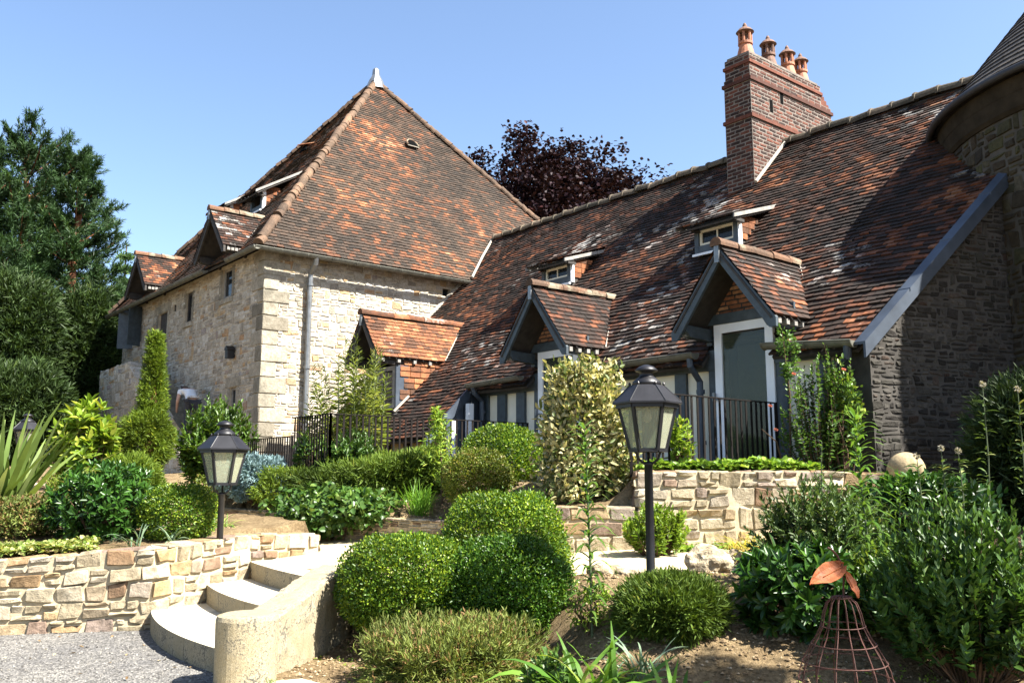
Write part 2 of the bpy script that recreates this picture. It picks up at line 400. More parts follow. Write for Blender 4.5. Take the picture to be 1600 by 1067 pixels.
def masonry(mb, f, polys, hr=(0.11, 0.19), lr=(0.16, 0.38), d=0.015, q=0.008, joint=0.014, mi=0, split=0.5, holes=(), brick=False, rag=1.0):
    b0 = min(p[1] for P in polys for p in P); b1 = max(p[1] for P in polys for p in P); b = b0; row = 0
    while b < b1 - 0.02:
        hgt = random.uniform(*hr) * (1.75 if (split and not brick) else 1)
        if b + hgt > b1 - hr[0] * 0.5: hgt = b1 - b
        iv = cut(scan(polys, b + hgt * 0.5), holes, b, b + hgt)
        for (a0, a1) in iv:
            a = a0 - (random.random() * lr[1] if not brick else (row % 2) * lr[0] / 2)
            while a < a1:
                ln = random.uniform(*lr)
                x0, x1 = max(a, a0), min(a + ln, a1)
                if a1 - (a + ln) < lr[0] * 0.4 and not brick: x1 = a1; ln = a1 - a
                if x1 - x0 > 0.03:
                    hj = joint / 2
                    if split and random.random() < split * 1.4 and not brick:
                        r = random.uniform(0.35, 0.65); m = b + hgt * r
                        stone_patch(mb, f, x0 + hj, x1 - hj, b + hj, m - hj, d, q, mi, rag)
                        if x1 - x0 > lr[0] * 1.7 and random.random() < 0.6:
                            k = x0 + (x1 - x0) * random.uniform(0.35, 0.65)
                            stone_patch(mb, f, x0 + hj, k - hj, m + hj, b + hgt - hj, d, q, mi, rag); stone_patch(mb, f, k + hj, x1 - hj, m + hj, b + hgt - hj, d, q, mi, rag)
                        else: stone_patch(mb, f, x0 + hj, x1 - hj, m + hj, b + hgt - hj, d, q, mi, rag)
                    else: stone_patch(mb, f, x0 + hj, x1 - hj, b + hj, b + hgt - hj, d, q, mi, rag)
                a += ln
        b += hgt; row += 1
def bricks(mb, o, ea, eb, poly, mi=0, bl=0.22, bh=0.075, holes=()):
    ea, eb = V(ea).normalized(), V(eb).normalized(); n = ea.cross(eb)
    masonry(mb, lambda a, b, d: V(o) + ea * a + eb * b + n * d, [poly], (bh, bh), (bl, bl), 0.007, 0.0025, 0.011, mi, 0, holes, True, 0.15)

# ------------------------------------------------------------------ leaves
def unit(a): return a / np.maximum(np.linalg.norm(a, axis=1, keepdims=True), 1e-9)
def raw_mesh(name, verts, faces, mats, rnd, parent, smooth=False, mi=None):
    me = bpy.data.meshes.new(name); nf, k = faces.shape
    me.vertices.add(len(verts)); me.vertices.foreach_set('co', verts.astype(np.float32).ravel())
    me.loops.add(nf * k); me.loops.foreach_set('vertex_index', faces.astype(np.int32).ravel())
    me.polygons.add(nf); me.polygons.foreach_set('loop_start', np.arange(0, nf * k, k, dtype=np.int32))
    me.polygons.foreach_set('loop_total', np.full(nf, k, dtype=np.int32))
    for m in (mats if isinstance(mats, (list, tuple)) else [mats]): me.materials.append(m)
    if mi is not None: me.polygons.foreach_set('material_index', mi.astype(np.int32))
    a = me.attributes.new('rnd', 'FLOAT_VECTOR', 'FACE'); a.data.foreach_set('vector', rnd.astype(np.float32).ravel())
    if smooth: me.polygons.foreach_set('use_smooth', np.ones(nf, dtype=bool))
    me.update(calc_edges=True); me.validate()
    return link(name, me, parent)
def leaf_arrays(pos, dr, nr, ln, wd, fold=0.15, droop=0.12, wpos=(0.3, 0.68), wrel=0.85):
    n = len(pos); dr = unit(dr); sx = unit(np.cross(dr, nr)); up = np.cross(sx, dr)
    ln = np.broadcast_to(ln, n)[:, None]; wd = np.broadcast_to(wd, n)[:, None]
    lift = up * wd * fold
    v = np.empty((n, 6, 3))
    v[:, 0] = pos
    v[:, 1] = pos + dr * ln * wpos[0] - sx * wd * 0.5 + lift
    v[:, 2] = pos + dr * ln * wpos[1] - sx * wd * 0.5 * wrel + lift - up * ln * droop * 0.4
    v[:, 3] = pos + dr * ln - up * ln * droop
    v[:, 4] = pos + dr * ln * wpos[1] + sx * wd * 0.5 * wrel + lift - up * ln * droop * 0.4
    v[:, 5] = pos + dr * ln * wpos[0] + sx * wd * 0.5 + lift
    b = (np.arange(n) * 6)[:, None]
    f = np.concatenate([b + np.array([0, 3, 2, 1]), b + np.array([0, 5, 4, 3])], axis=1).reshape(-1, 4)
    return v.reshape(-1, 3), f
def leaves(name, pos, dr, nr, ln, wd, mat, parent, rnd=None, **k):
    v, f = leaf_arrays(pos, dr, nr, ln, wd, **k)
    if rnd is None: rnd = RNG.random((len(pos), 3))
    return raw_mesh(name, v, f, mat, np.repeat(rnd, 2, axis=0), parent)
def rdir(n): return unit(RNG.normal(size=(n, 3)))
def blade_arrays(base, dr, ln, wd, bend, seg=5, tip=0.12, twist=0.3):
    """arching strips: base (n,3), initial direction, length, width, bend (how far the tip falls)"""
    n = len(base); dr = unit(dr); hz = dr.copy(); hz[:, 2] = 0; hz = unit(hz + 1e-6)
    sx = unit(np.stack([-hz[:, 1], hz[:, 0], np.zeros(n)], 1) + RNG.normal(size=(n, 3)) * twist)
    ln = np.broadcast_to(ln, n)[:, None]; wd = np.broadcast_to(wd, n)[:, None]; bend = np.broadcast_to(bend, n)[:, None]
    v = np.empty((n, (seg + 1) * 2, 3))
    for i in range(seg + 1):
        t = i / seg
        c = base + dr * ln * t * (1 - 0.15 * bend * t) + hz * ln * bend * 0.35 * t * t - np.array([0, 0, 1.0]) * ln * bend * 0.62 * t ** 2.6
        wf = (0.55 + 0.45 * min(1, t * 3)) * (1 - max(0, (t - 0.55) / 0.45) ** 1.5 * (1 - tip))
        v[:, 2 * i] = c - sx * wd * 0.5 * wf; v[:, 2 * i + 1] = c + sx * wd * 0.5 * wf
    b = (np.arange(n) * (seg + 1) * 2)[:, None]
    f = np.concatenate([b + np.array([2 * i, 2 * i + 1, 2 * i + 3, 2 * i + 2]) for i in range(seg)], axis=1).reshape(-1, 4)
    return v.reshape(-1, 3), f, seg
def blades(name, base, dr, ln, wd, bend, mat, parent, seg=5, **k):
    v, f, s = blade_arrays(base, dr, ln, wd, bend, seg, **k)
    return raw_mesh(name, v, f, mat, np.repeat(RNG.random((len(base), 3)), s, axis=0), parent)

# ================================================================== THE STONE HOUSE (left, pyramid roof)
SR, SL, TF, TB = -10.67, -21.3, -2.37, 9.4          # right face, far face, left face, back face
EAVE = 6.65; APEX = (-16.0, 3.5, 14.27)
def slab(mb, fbox, a0, a1, b0, b1, holes, mi=0):
    zs = sorted({b0, b1} | {z for h in holes for z in (h[2], h[3]) if b0 < z < b1})
    for k0, k1 in zip(zs, zs[1:]):
        for x0, x1 in cut([(a0, a1)], holes, k0 + 0.011, k1 - 0.011): fbox(mb, x0, x1, k0, k1, mi)
house = thing('stone_house', H(-16, 3.5, 1.9), 'tall cream rubble stone house with a steep brown tiled pyramid roof', 'house')
LH = [(-13.2, -12.55, 5.85, 6.62), (-15.72, -15.25, 5.6, 6.42), (-17.95, -17.15, 4.45, 6.15), (-12.42, -12.0, 2.45, 3.6), (-20.2, -19.55, 5.55, 6.55), (-16.72, -16.5, 6.05, 6.25)]
RH = [(2.55, 2.8, 6.2, 6.4)]
mb = MB()
slab(mb, lambda m, a, b, c, d, i: m.hbox(a, b, TF, TF + 0.5, c, d, i), SL, SR - 0.5, 0.8, 6.7, LH)
slab(mb, lambda m, a, b, c, d, i: m.hbox(SR - 0.5, SR, a, b, c, d, i), TF, TB, 0.8, 6.7, RH)
mb.hbox(SL, SL + 0.5, TF + 0.5, TB, 0.8, 6.7); mb.hbox(SL + 0.5, SR - 0.5, TB - 0.5, TB, 0.8, 6.7)
fL = lambda a, b, d: H(a, TF - d, b); fR = lambda a, b, d: H(SR + d, a, b)
masonry(mb, fL, [[(SL, 1.2), (SR - 0.3, 1.2), (SR - 0.3, 6.62), (SL, 6.62)]], (0.085, 0.13), (0.13, 0.33), 0.013, 0.006, 0.013, 1, 0.5, [(a - 0.03, b + 0.03, c - 0.03, d + 0.03) for a, b, c, d in LH], False, 0.7)
masonry(mb, fR, [[(TF + 0.35, 1.2), (4.5, 1.2), (4.5, 6.62), (TF + 0.35, 6.62)]], (0.085, 0.13), (0.13, 0.34), 0.014, 0.008, 0.013, 1, 0.5, RH, False, 0.7)
masonry(mb, fR, [[(4.5, 5.2), (TB, 5.2), (TB, 6.6), (4.5, 6.6)]], (0.2, 0.3), (0.3, 0.6), 0.016, 0.008, 0.014, 1, 0)
z = 1.0; k = 0
while z < 6.6:
    hgt = min(random.uniform(0.27, 0.42), 6.66 - z); a, b = (0.62, 0.34) if k % 2 else (0.36, 0.6)
    stone_patch(mb, fR, TF - 0.03, TF + a, z + 0.006, z + hgt - 0.006, 0.03, 0.004, 2, 0.15)
    stone_patch(mb, fL, SR - b, SR + 0.03, z + 0.006, z + hgt - 0.006, 0.03, 0.004, 2, 0.15)
    z += hgt; k += 1
for a, b, c, d in LH[:5]:      # dressed stone round the openings
    for x in (a - 0.16, b): stone_patch(mb, fL, x, x + 0.16, c, c + (d - c) * 0.5, 0.02, 0.003, 2, 0.1); stone_patch(mb, fL, x, x + 0.16, c + (d - c) * 0.5, d, 0.02, 0.003, 2, 0.1)
    if d < 6.3: stone_patch(mb, fL, a - 0.25, b + 0.25, d, d + 0.26, 0.03, 0.003, 2, 0.1)
    stone_patch(mb, fL, a - 0.12, b + 0.12, c - 0.14, c, 0.05, 0.003, 2, 0.1)
wall = mb.build('wall', [M['mortar'], M['stone_h'], M['quoin']], house)
# roof
mb = MB(); LP = math.hypot(5.67, 7.62); LQ = math.hypot(6.2, 7.62)
lay_tiles(mb, H(-10.33, 3.5, EAVE), ET, EU * -5.67 + EZ * 7.62, [[(-6.2, 0), (6.2, 0), (0, LP)]], 0.18, 0.115)
lay_tiles(mb, H(-16, -2.7, EAVE), EU, ET * 6.2 + EZ * 7.62, [[(-5.66, 0), (5.67, 0), (0, LQ)]], 0.18, 0.115)
lay_tiles(mb, H(-16, 9.7, EAVE), EU, ET * -6.2 + EZ * 7.62, [[(-5.66, 0), (5.67, 0), (0, LQ)]], 0.5, 0.4)
lay_tiles(mb, H(-21.66, 3.5, EAVE), ET, EU * 5.66 + EZ * 7.62, [[(-6.2, 0), (6.2, 0), (0, LP)]], 0.5, 0.4)
roof = mb.build('roof', [M['tile_pyr'], M['timber_d']], house)
mb = MB()
ap = H(*APEX)
for (s, t, us, ut) in ((-10.33, -2.7, 1, -1), (-10.33, 9.7, 1, 1), (-21.66, -2.7, -1, -1)):
    lay_ridge(mb, H(s, t, EAVE + 0.03), ap + EZ * 0.03, 0.115, 0.22, EU * us + ET * ut + EZ * 1.4, 0, 0.014)
mb.build('hip_tiles', M['hip'], roof)
mb = MB(); mb.lathe(ap + V((0, 0, -0.05)), [(0.34, -0.2), (0.24, 0.1), (0.13, 0.3), (0.11, 0.5), (0.05, 0.56)], 8)
mb.build('finial', M['zinc'], roof)
def roofpt(a, b, h=0.0):     # on the right pyramid face
    return H(-10.33 - 5.67 * b, 3.5 + a, EAVE + 7.62 * b) + (EU * 7.62 + EZ * 5.67).normalized() * h
mb = MB(); p = roofpt(0.05, 0.62, 0.075); e = (EU * -5.67 + EZ * 7.62).normalized()
arc = [p + ET * (0.2 * math.cos(math.pi * i / 8)) + e * (0.30 * math.sin(math.pi * i / 8)) for i in range(9)]
nn = (EU * 7.62 + EZ * 5.67).normalized()
mb.prism(arc, nn * 0.07, 0); mb.tube([q + nn * 0.06 + e * 0.02 for q in arc], 0.028, 6, 1); mb.tube([arc[-1] + nn * 0.05, arc[0] + nn * 0.05], 0.018, 6, 2)
mb.build('roof_vent', [M['dark'], M['ridge'], M['mortarline']], roof)
q = H(-16.1, 1.1, 11.35); mb = MB(); nl = (ET * -7.62 + EZ * 6.2).normalized(); el = (ET * 6.2 + EZ * 7.62).normalized()
mb.prism([q - EU * 0.22 + nl * 0.04, q + EU * 0.22 + nl * 0.04, q + el * 0.3 + nl * 0.1], nl * 0.04); mb.prism([q + nl * 0.09 + el * 0.32 - EU * 0.3 - nl * 0.05, q + nl * 0.3 - EU * 0.02, q + nl * 0.09 + el * 0.32 + EU * 0.3 - nl * 0.05], el * 0.03, 1)
mb.build('roof_vent', [M['dark'], M['tile_pyr']], roof)

def gutter(parent, p0, p1, r=0.075, name='gutter', mat='gutter'):
    mb = MB(); p0, p1 = V(p0), V(p1); d = (p1 - p0).normalized(); sx = d.cross(EZ).normalized(); m = 8
    vs = []
    for q in (p0, p1):
        for rad in (r, r - 0.008):
            for j in range(m + 1):
                t = math.pi + math.pi * j / m; vs.append(q + sx * rad * math.cos(t) + EZ * rad * math.sin(t))
    k = m + 1; fs = []
    for j in range(m): fs += [(j, j + 1, 2 * k + j + 1, 2 * k + j), (k + j, k + j + 1, 3 * k + j + 1, 3 * k + j)]
    fs += [(0, k, 3 * k, 2 * k), (m, k + m, 3 * k + m, 2 * k + m)]
    mb.add(vs, fs)
    mb.tube([p0 - sx * r, p1 - sx * r], 0.012, 6); mb.tube([p0 + sx * r, p1 + sx * r], 0.012, 6)
    mb.prism(vs[:k], d * 0.01); mb.prism(vs[2 * k:3 * k], d * -0.01)
    n = max(2, int((p1 - p0).length / 0.62))
    for i in range(n + 1):
        q = p0.lerp(p1, i / n); mb.tube([q + sx * (r + 0.004) * math.cos(math.pi + math.pi * j / 8) + EZ * (r + 0.004) * math.sin(math.pi + math.pi * j / 8) for j in range(9)], 0.009, 5)
    return mb.build(name, M[mat], parent)
gutter(house, H(-10.26, -2.82, 6.58), H(-10.26, 3.55, 6.58))
gutter(house, H(-21.7, -2.78, 6.58), H(-13.35, -2.78, 6.58)); gutter(house, H(-11.9, -2.78, 6.58), H(-10.2, -2.78, 6.58))
def pipe(parent, pts, r=0.05, mat='zinc', rings=()):
    mb = MB(); mb.tube(pts, r, 10)
    for q in rings: mb.tube([V(q) - EZ * 0.03, V(q) + EZ * 0.03], r * 1.3, 10)
    return mb.build('downpipe', M[mat], parent)
pipe(house, [H(-10.26, -1.3, 6.55), H(-10.32, -1.3, 6.4), H(-10.53, -1.3, 6.2), H(-10.55, -1.3, 5.9), H(-10.54, -1.32, 1.2)], 0.062, 'zinc', [H(-10.55, -1.3, 5.95), H(-10.545, -1.31, 4.0), H(-10.54, -1.32, 2.4)])
# openings in the left face
def window(parent, f, a0, a1, b0, b1, depth, fm, bars=(0, 0), fw=0.06, name='window', glass='glass_w', back='dark'):
    """f(a, b, d): d outwards. Frame with pane; pane is a sub-part"""
    mb = MB()
    def bx(x0, x1, y0, y1, d0, d1, m=0): 
        mb.box(f(x0, y0, d0), f(x1, y0, d0) - f(x0, y0, d0), f(x0, y1, d0) - f(x0, y0, d0), f(x0, y0, d1) - f(x0, y0, d0), m)
    D0, D1 = -depth - 0.06, -depth
    bx(a0, a0 + fw, b0, b1, D0, D1); bx(a1 - fw, a1, b0, b1, D0, D1); bx(a0 + fw, a1 - fw, b0, b0 + fw, D0, D1 - 0.003); bx(a0 + fw, a1 - fw, b1 - fw, b1, D0, D1 - 0.003)
    for i in range(bars[0]):
        x = a0 + (a1 - a0) * (i + 1) / (bars[0] + 1); bx(x - fw * 0.25, x + fw * 0.25, b0 + fw, b1 - fw, D0 + 0.01, D1 - 0.008)
    for i in range(bars[1]):
        y = b0 + (b1 - b0) * (i + 1) / (bars[1] + 1); bx(a0 + fw, a1 - fw, y - fw * 0.25, y + fw * 0.25, D0 + 0.014, D1 - 0.012)
    fr = mb.build(name, M[fm], parent)
    mb = MB(); bx(a0 + fw * 0.6, a1 - fw * 0.6, b0 + fw * 0.6, b1 - fw * 0.6, D0 + 0.02, D0 + 0.03); mb.build('pane', M[glass], fr)
    if back:
        mb = MB(); bx(a0, a1, b0, b1, D0 - 0.35, D0 - 0.32); mb.build('interior', M[back], fr)
    return fr
window(house, fL, *LH[0], 0.05, 'timber_g', (0, 0), 0.07); window(house, fL, *LH[1], 0.05, 'timber_d'); window(house, fL, *LH[3], 0.06, 'timber_g', (1, 0), 0.05); window(house, fL, *LH[4], 0.05, 'timber', (1, 0))
window(house, fR, *RH[0], 0.12, 'timber_d', (0, 0), 0.03); window(house, fL, *LH[5], 0.04, 'timber_d', (0, 0), 0.03, 'vent_hole')
mb = MB(); a, b, c, d = LH[2]
for i in range(5): mb.hbox(a + i * (b - a) / 5, a + (i + 1) * (b - a) / 5 - 0.008, TF + 0.07, TF + 0.12 + 0.004 * (i % 2), c, d)
dr = mb.build('door', M['timber_d'], house)
mb = MB(); mb.tube([H(b - 0.1, TF + 0.05, 5.3), H(b - 0.1, TF + 0.05, 5.45)], 0.015, 6); mb.build('handle', M['iron'], dr)
# open shutters of the far dormer window, wall lantern
mb = MB(); mb.box(H(-19.5, TF - 0.02, 5.4), ET * -0.42 + EU * 0.15, EZ * 1.2, EU * 0.04); mb.box(H(-20.25, TF - 0.02, 5.4), ET * -0.4 + EU * -0.2, EZ * 1.2, EU * 0.04)
mb.build('shutter', M['timber'], house)
mb = MB(); mb.box(H(-12.3, TF - 0.2, 4.28), EU * 0.16, ET * 0.14, EZ * 0.2); mb.prism([H(-12.34, TF - 0.22, 4.48), H(-12.1, TF - 0.22, 4.48), H(-12.22, TF - 0.22, 4.58)], ET * 0.2); mb.hbox(-12.26, -12.18, TF - 0.06, TF, 4.3, 4.5)
mb.build('wall_light', M['iron'], house)

# ------------------------------------------------------------------ dormers
def dormer(parent, c, hw, za, zl, tf, tm, tw, tile, ridge, infill, inset=0.12, beam_mat='timber', gw=0.17, wall_bottom=None, rough=0.7, cheek_mat=None, beam_z=None):
    mb = MB(); sl = (za - zl) / hw
    hi = hw - inset; zi = zl + sl * inset - 0.09
    mb.prism([H(c - hi, tw, zi - 0.12), H(c + hi, tw, zi - 0.12), H(c + hi, tw, zi), H(c, tw, za - 0.09), H(c - hi, tw, zi)], ET * 0.1, 0)
    if infill == 'brick': bricks(mb, H(c - hi, tw, zi - 0.02), EU, EZ, [(0.06, 0.12), (2 * hi - 0.06, 0.12), (hi, za - 0.09 - zi)], 2, 0.22, 0.07)
    bz = zi - 0.12 if beam_z is None else beam_z
    mb.box(H(c - hi - 0.02, tw - 0.05, bz), EU * (2 * hi + 0.04), ET * 0.04, EZ * 0.15, 1)
    zr = lambda t: None
    zb = wall_bottom if wall_bottom is not None else zi - 0.25
    for sg in (-1, 1):
        s0 = c + sg * hi
        mb.prism([H(s0, tw, zb), H(s0, tw, zi - 0.02), H(s0, tm(zi) + 0.2, zi - 0.02), H(s0, max(tw + 0.02, tm(zb)) + 0.2, zb)], EU * (-sg * 0.09), 1 if cheek_mat is None else 0)
        if cheek_mat == 'tilehung':
            z = zb + 0.02
            while z < zi - 0.1:
                t1 = tm(z) + 0.12; t = tw + 0.04 + (0.1 if int(z * 100) % 2 else 0)
                while t < t1:
                    x1 = min(t + 0.26, t1); mb.box(H(s0, t + 0.006, z), ET * (x1 - t - 0.012), EZ * 0.115 + EU * (-sg * 0.02), EU * (sg * (0.035 + random.random() * 0.008)), 3); t += 0.26
                z += 0.125
        for k in range(5):
            t = tf + 0.12 + (tm(zl) - tf - 0.1) * k / 4.0
            mb.box(H(c + sg * (hw - 0.02), t, zl - 0.10), EU * (-sg * 0.16), ET * 0.07, EZ * 0.075, 4)
    body = mb.build('dormer', [M['timber_d'], M[beam_mat], M['brick_p'], M['tile_new'], M['timber_g']], parent)
    mb = MB(); Lb = math.hypot(hw, za - zl)
    for sg in (-1, 1):
        lay_tiles(mb, H(c + sg * hw, tf, zl), ET, EU * (-sg * hw) + EZ * (za - zl), [[(0, 0), (tm(zl) - tf + 0.05, 0), (tm(za) - tf + 0.05, Lb), (0, Lb)]], gw, 0.105, 0.022, 0, rough, 1, 0.03)
    lay_ridge(mb, H(c, tf - 0.02, za + 0.0), H(c, tm(za) + 0.12, za + 0.0), 0.10, 0.36, EZ, 2, 0.008)
    for sg in (-1, 1):
        p0 = H(c + sg * (hw + 0.02), tm(zl) + 0.02, zl + 0.03); p1 = H(c, tm(za) + 0.05, za + 0.06); mb.tube([p0, p0.lerp(p1, 0.5) + EZ * 0.005, p1], 0.013, 5, 3)
    mb.build('dormer_roof', [M[tile], M['timber_d'], M[ridge], M['mortarline']], body)
    for sg in (-1, 1):
        mb = MB()
        P = [(sg * (hw + 0.01), zl - 0.035), (0, za - 0.04), (0, za - 0.25), (sg * (hw - 0.10), zl - 0.16), (sg * (hw + 0.01), zl - 0.16)]
        mb.prism([H(c + a, tf + 0.015, z) for a, z in P], ET * 0.05); mb.build('bargeboard', M[beam_mat], body)
        mb = MB(); x = c + sg * (hi - 0.05)
        prof = [(tw, zi - 0.02), (tf + 0.08, zi + 0.0), (tf + 0.08, zi - 0.10), (tf + 0.16, zi - 0.17), (tw, zi - 0.2)]
        mb.prism([H(x - 0.06, t, z) for t, z in prof], EU * 0.12); mb.build('bracket', M[beam_mat], body)
    mb = MB(); mb.box(H(c - 0.04, tf - 0.03, za - 0.27), EU * 0.08, ET * 0.04, EZ * 0.24); mb.build('apex_cap', M['zinc'], body)
    return body
tmL = lambda z: (z - EAVE) / (7.62 / 6.2) - 2.7
d1 = dormer(house, -12.55, 0.95, 7.93, 6.85, -3.02, tmL, TF - 0.04, 'tile', 'ridge', None, beam_mat='timber_d')
d2 = dormer(house, -18.25, 0.95, 7.93, 6.85, -3.02, tmL, TF - 0.04, 'tile', 'ridge', None, beam_mat='timber_d')
def shed_dormer(parent, s0, s1, tf, zb, zf, zb_fn, slope, rs0, rs1, tov, fm, tile='tile', win=True, back=0.0):
    """box window standing on the roof: front at tf from zb to zf, tiled lid rising back into the roof plane zb_fn(t)"""
    mb = MB()
    t = tf
    while zb_fn(t) < zf - 0.05: t += 0.02
    tb = t
    for s in (s0, s1 - 0.09): mb.prism([H(s, tf + 0.02, zb_fn(tf) - 0.05), H(s, tf + 0.02, zf), H(s, tb, zf)], EU * 0.09, 0)
    for s in (s0, s1 - 0.09): mb.hbox(s, s + 0.09, tf - 0.05, tf + 0.04, zb - 0.1, zf, 1)
    mb.hbox(s0 + 0.09, s1 - 0.09, tf - 0.045, tf + 0.03, zb - 0.1, zb + 0.05, 1); mb.hbox(s0 + 0.09, s1 - 0.09, tf - 0.045, tf + 0.03, zf - 0.12, zf, 1)
    mb.hbox(s0 - 0.02, s1 + 0.02, tf - 0.1, tf - 0.05, zb - 0.14, zb - 0.1, 2)
    z = zb + 0.03
    while z < zf - 0.03:
        t = tf + 0.06; 
        t1 = tf + (z - zb_fn(tf)) / max(0.1, (zb_fn(tf + 1) - zb_fn(tf)))
        while t < t1:
            x1 = min(t + 0.2, t1); mb.box(H(s1, t, z), ET * (x1 - t - 0.01), EZ * 0.1, EU * 0.025, 3); t += 0.2
        z += 0.11
    mb.box(H(s1, tf - 0.04, zb - 0.08), EU * 0.02, ET * 0.1, EZ * (zf - zb + 0.06), 2)
    body = mb.build('shed_dormer', [M['timber_d'], M['timber'], M['white'], M['tile_new']], parent)
    if win: window(body, lambda a, b, d: H(a, tf - d, b), s0 + 0.09, s1 - 0.09, zb + 0.05, zf - 0.12, -0.01, fm, (1, 0), 0.045)
    else:
        mb = MB(); mb.hbox(s0 + 0.09, s1 - 0.09, tf + 0.2, tf + 0.22, zb, zf); mb.build('interior', M['dark'], body)
    # lid
    t = tf - tov; z0 = zf + 0.02 - slope * tov; te = t
    while zb_fn(te) < z0 + slope * (te - t) and te < t + 6: te += 0.02
    Lb = (te - t) * math.hypot(1, slope); mb = MB()
    lay_tiles(mb, H(rs0, t, z0), EU, ET + EZ * slope, [[(0, 0), (rs1 - rs0, 0), (rs1 - rs0, Lb), (0, Lb)]], 0.17, 0.11, 0.022, 0, 1.2, 1, 0.03)
    for s in (rs0 - 0.03, rs1): mb.prism([H(s, t - 0.02, z0 - 0.06), H(s, te, z0 + slope * (te - t) - 0.06), H(s, te, z0 + slope * (te - t) + 0.01), H(s, t - 0.02, z0 + 0.01)], EU * 0.03, 2)
    for s in (s0 + 0.05, s1 + 0.05): mb.box(H(s, tf - tov * 0.7, z0 - 0.09), EU * 0.06, ET * 0.22, EZ * 0.05, 1)
    mb.build('dormer_roof', [M[tile], M['timber_d'], M['timber_g']], body)
    return body
zL = lambda t: EAVE + (t + 2.7) * 7.62 / 6.2
shed_dormer(house, -14.5, -13.75, -1.15, 8.65, 9.15, zL, 0.62, -14.9, -13.55, 0.3, 'white', 'tile', False)
shed_dormer(house, -18.2, -17.4, -0.6, 9.3, 9.75, zL, 0.6, -18.6, -17.1, 0.3, 'white', 'tile', False)

# ================================================================== THE LOW TIMBERED HOUSE
wing = thing('timbered_house', H(-4, 2, 1.6), 'long low house with blue grey timber framing, glazed doors and a tall brick chimney', 'house')
Z0 = 3.43; RT = 4.83; RB = RT * math.sqrt(2); zW = lambda t: Z0 + t; tmW = lambda z: z - Z0
DOORS = [(-3.9, -2.84, 1.6, 3.74), (0.08, 1.09, 1.6, 3.72)]
q2 = math.sqrt(2)
mb = MB()
vs_ = lambda t: 2.5 + (t + 0.22) * 0.344
poly = [(-10.64, -1.2 * q2), (-5.72, -1.2 * q2), (-5.72, -0.26 * q2), (-4.0, -0.26 * q2), (-4.0, 0.06 * q2), (-2.74, 0.06 * q2), (-2.74, -0.26 * q2),
        (-0.02, -0.26 * q2), (-0.02, 0.06 * q2), (1.19, 0.06 * q2), (1.19, -0.26 * q2), (2.47, -0.3 * q2), (vs_(RT), RB), (-11.44, RB), (-10.36, 3.26 * q2), (-10.64, 3.2 * q2)]
lay_tiles(mb, H(0, 0, Z0), EU, ET + EZ, [poly], 0.165, 0.108, 0.022, 0, 1.5)
lay_tiles(mb, H(0, 2 * RT, Z0), EU, EZ - ET, [[(-10.6, 0), (3.0, 0), (3.0, RB), (-10.6, RB)]], 0.5, 0.4)
wroof = mb.build('roof', [M['tile'], M['timber_d']], wing)
mb = MB(); lay_ridge(mb, H(-11.3, RT, Z0 + RT + 0.0), H(4.0, RT, Z0 + RT + 0.0), 0.125, 0.42, EZ, 0, 0.016, 0.02)
mb.build('ridge_tiles', M['ridge_old'], wroof)
mb = MB(); mb.tube([H(-10.3, 3.24, 6.73), H(-10.9, 4.03, 7.52), H(-11.42, 4.8, 8.28)], 0.035, 6); mb.tube([H(-10.645, -1.1, 2.38), H(-10.64, 1.0, 4.48), H(-10.64, 3.15, 6.62)], 0.055, 6)
mb.build('mortar_fillet', M['mortarline'], wroof)
mb = MB()                        # zinc flashing on the splayed verge
ea = (H(vs_(3), 3, Z0 + 3) - H(vs_(-0.3), -0.3, Z0 - 0.3)); p0 = H(vs_(-0.34), -0.34, Z0 - 0.30)
mb.box(p0 + EU * 0.02, ea * 1.02, EU * 0.12, EZ * 0.035); mb.box(p0 + EU * 0.14 - EZ * 0.17, ea * 1.02, EU * 0.03, EZ * 0.205)
for i in range(1, 5): mb.box(p0 + EU * 0.015 + ea * (i / 4.6), ea.normalized() * 0.03, EU * 0.165, EZ * 0.045)
mb.build('verge_flashing', M['lead'], wroof)
# front wall: panels, frame posts, plates
mb = MB()
slab(mb, lambda m, a, b, c, d, i: m.hbox(a, b, 0.06, 0.3, c, d, i), -5.66, 2.5, 1.0, 3.36, [(a, b, c - 0.05, 3.4) for a, b, c, d in DOORS])
wwall = mb.build('wall', M['panel'], wing)
for s0, s1 in ((-5.7, -5.42), (-5.13, -4.88), (-4.56, -4.32), (-4.04, -3.9), (-2.84, -2.7), (-2.3, -2.08), (-1.42, -1.22), (-0.72, -0.5), (-0.06, 0.08), (1.09, 1.26), (1.72, 1.92)):
    mb = MB(); mb.hbox(s0, s1, 0.0, 0.055, 1.0, 3.06); mb.build('post', M['timber'], wwall)
for s0, s1 in ((-5.7, -3.9), (-2.84, 0.08), (1.09, 2.46)):
    mb = MB(); mb.hbox(s0, s1, -0.015, 0.055, 3.062, 3.36); mb.build('wall_plate', M['timber'], wwall)
    mb = MB(); mb.hbox(s0, s1, -0.012, 0.055, 0.95, 1.66); mb.build('sill_beam', M['timber'], wwall)
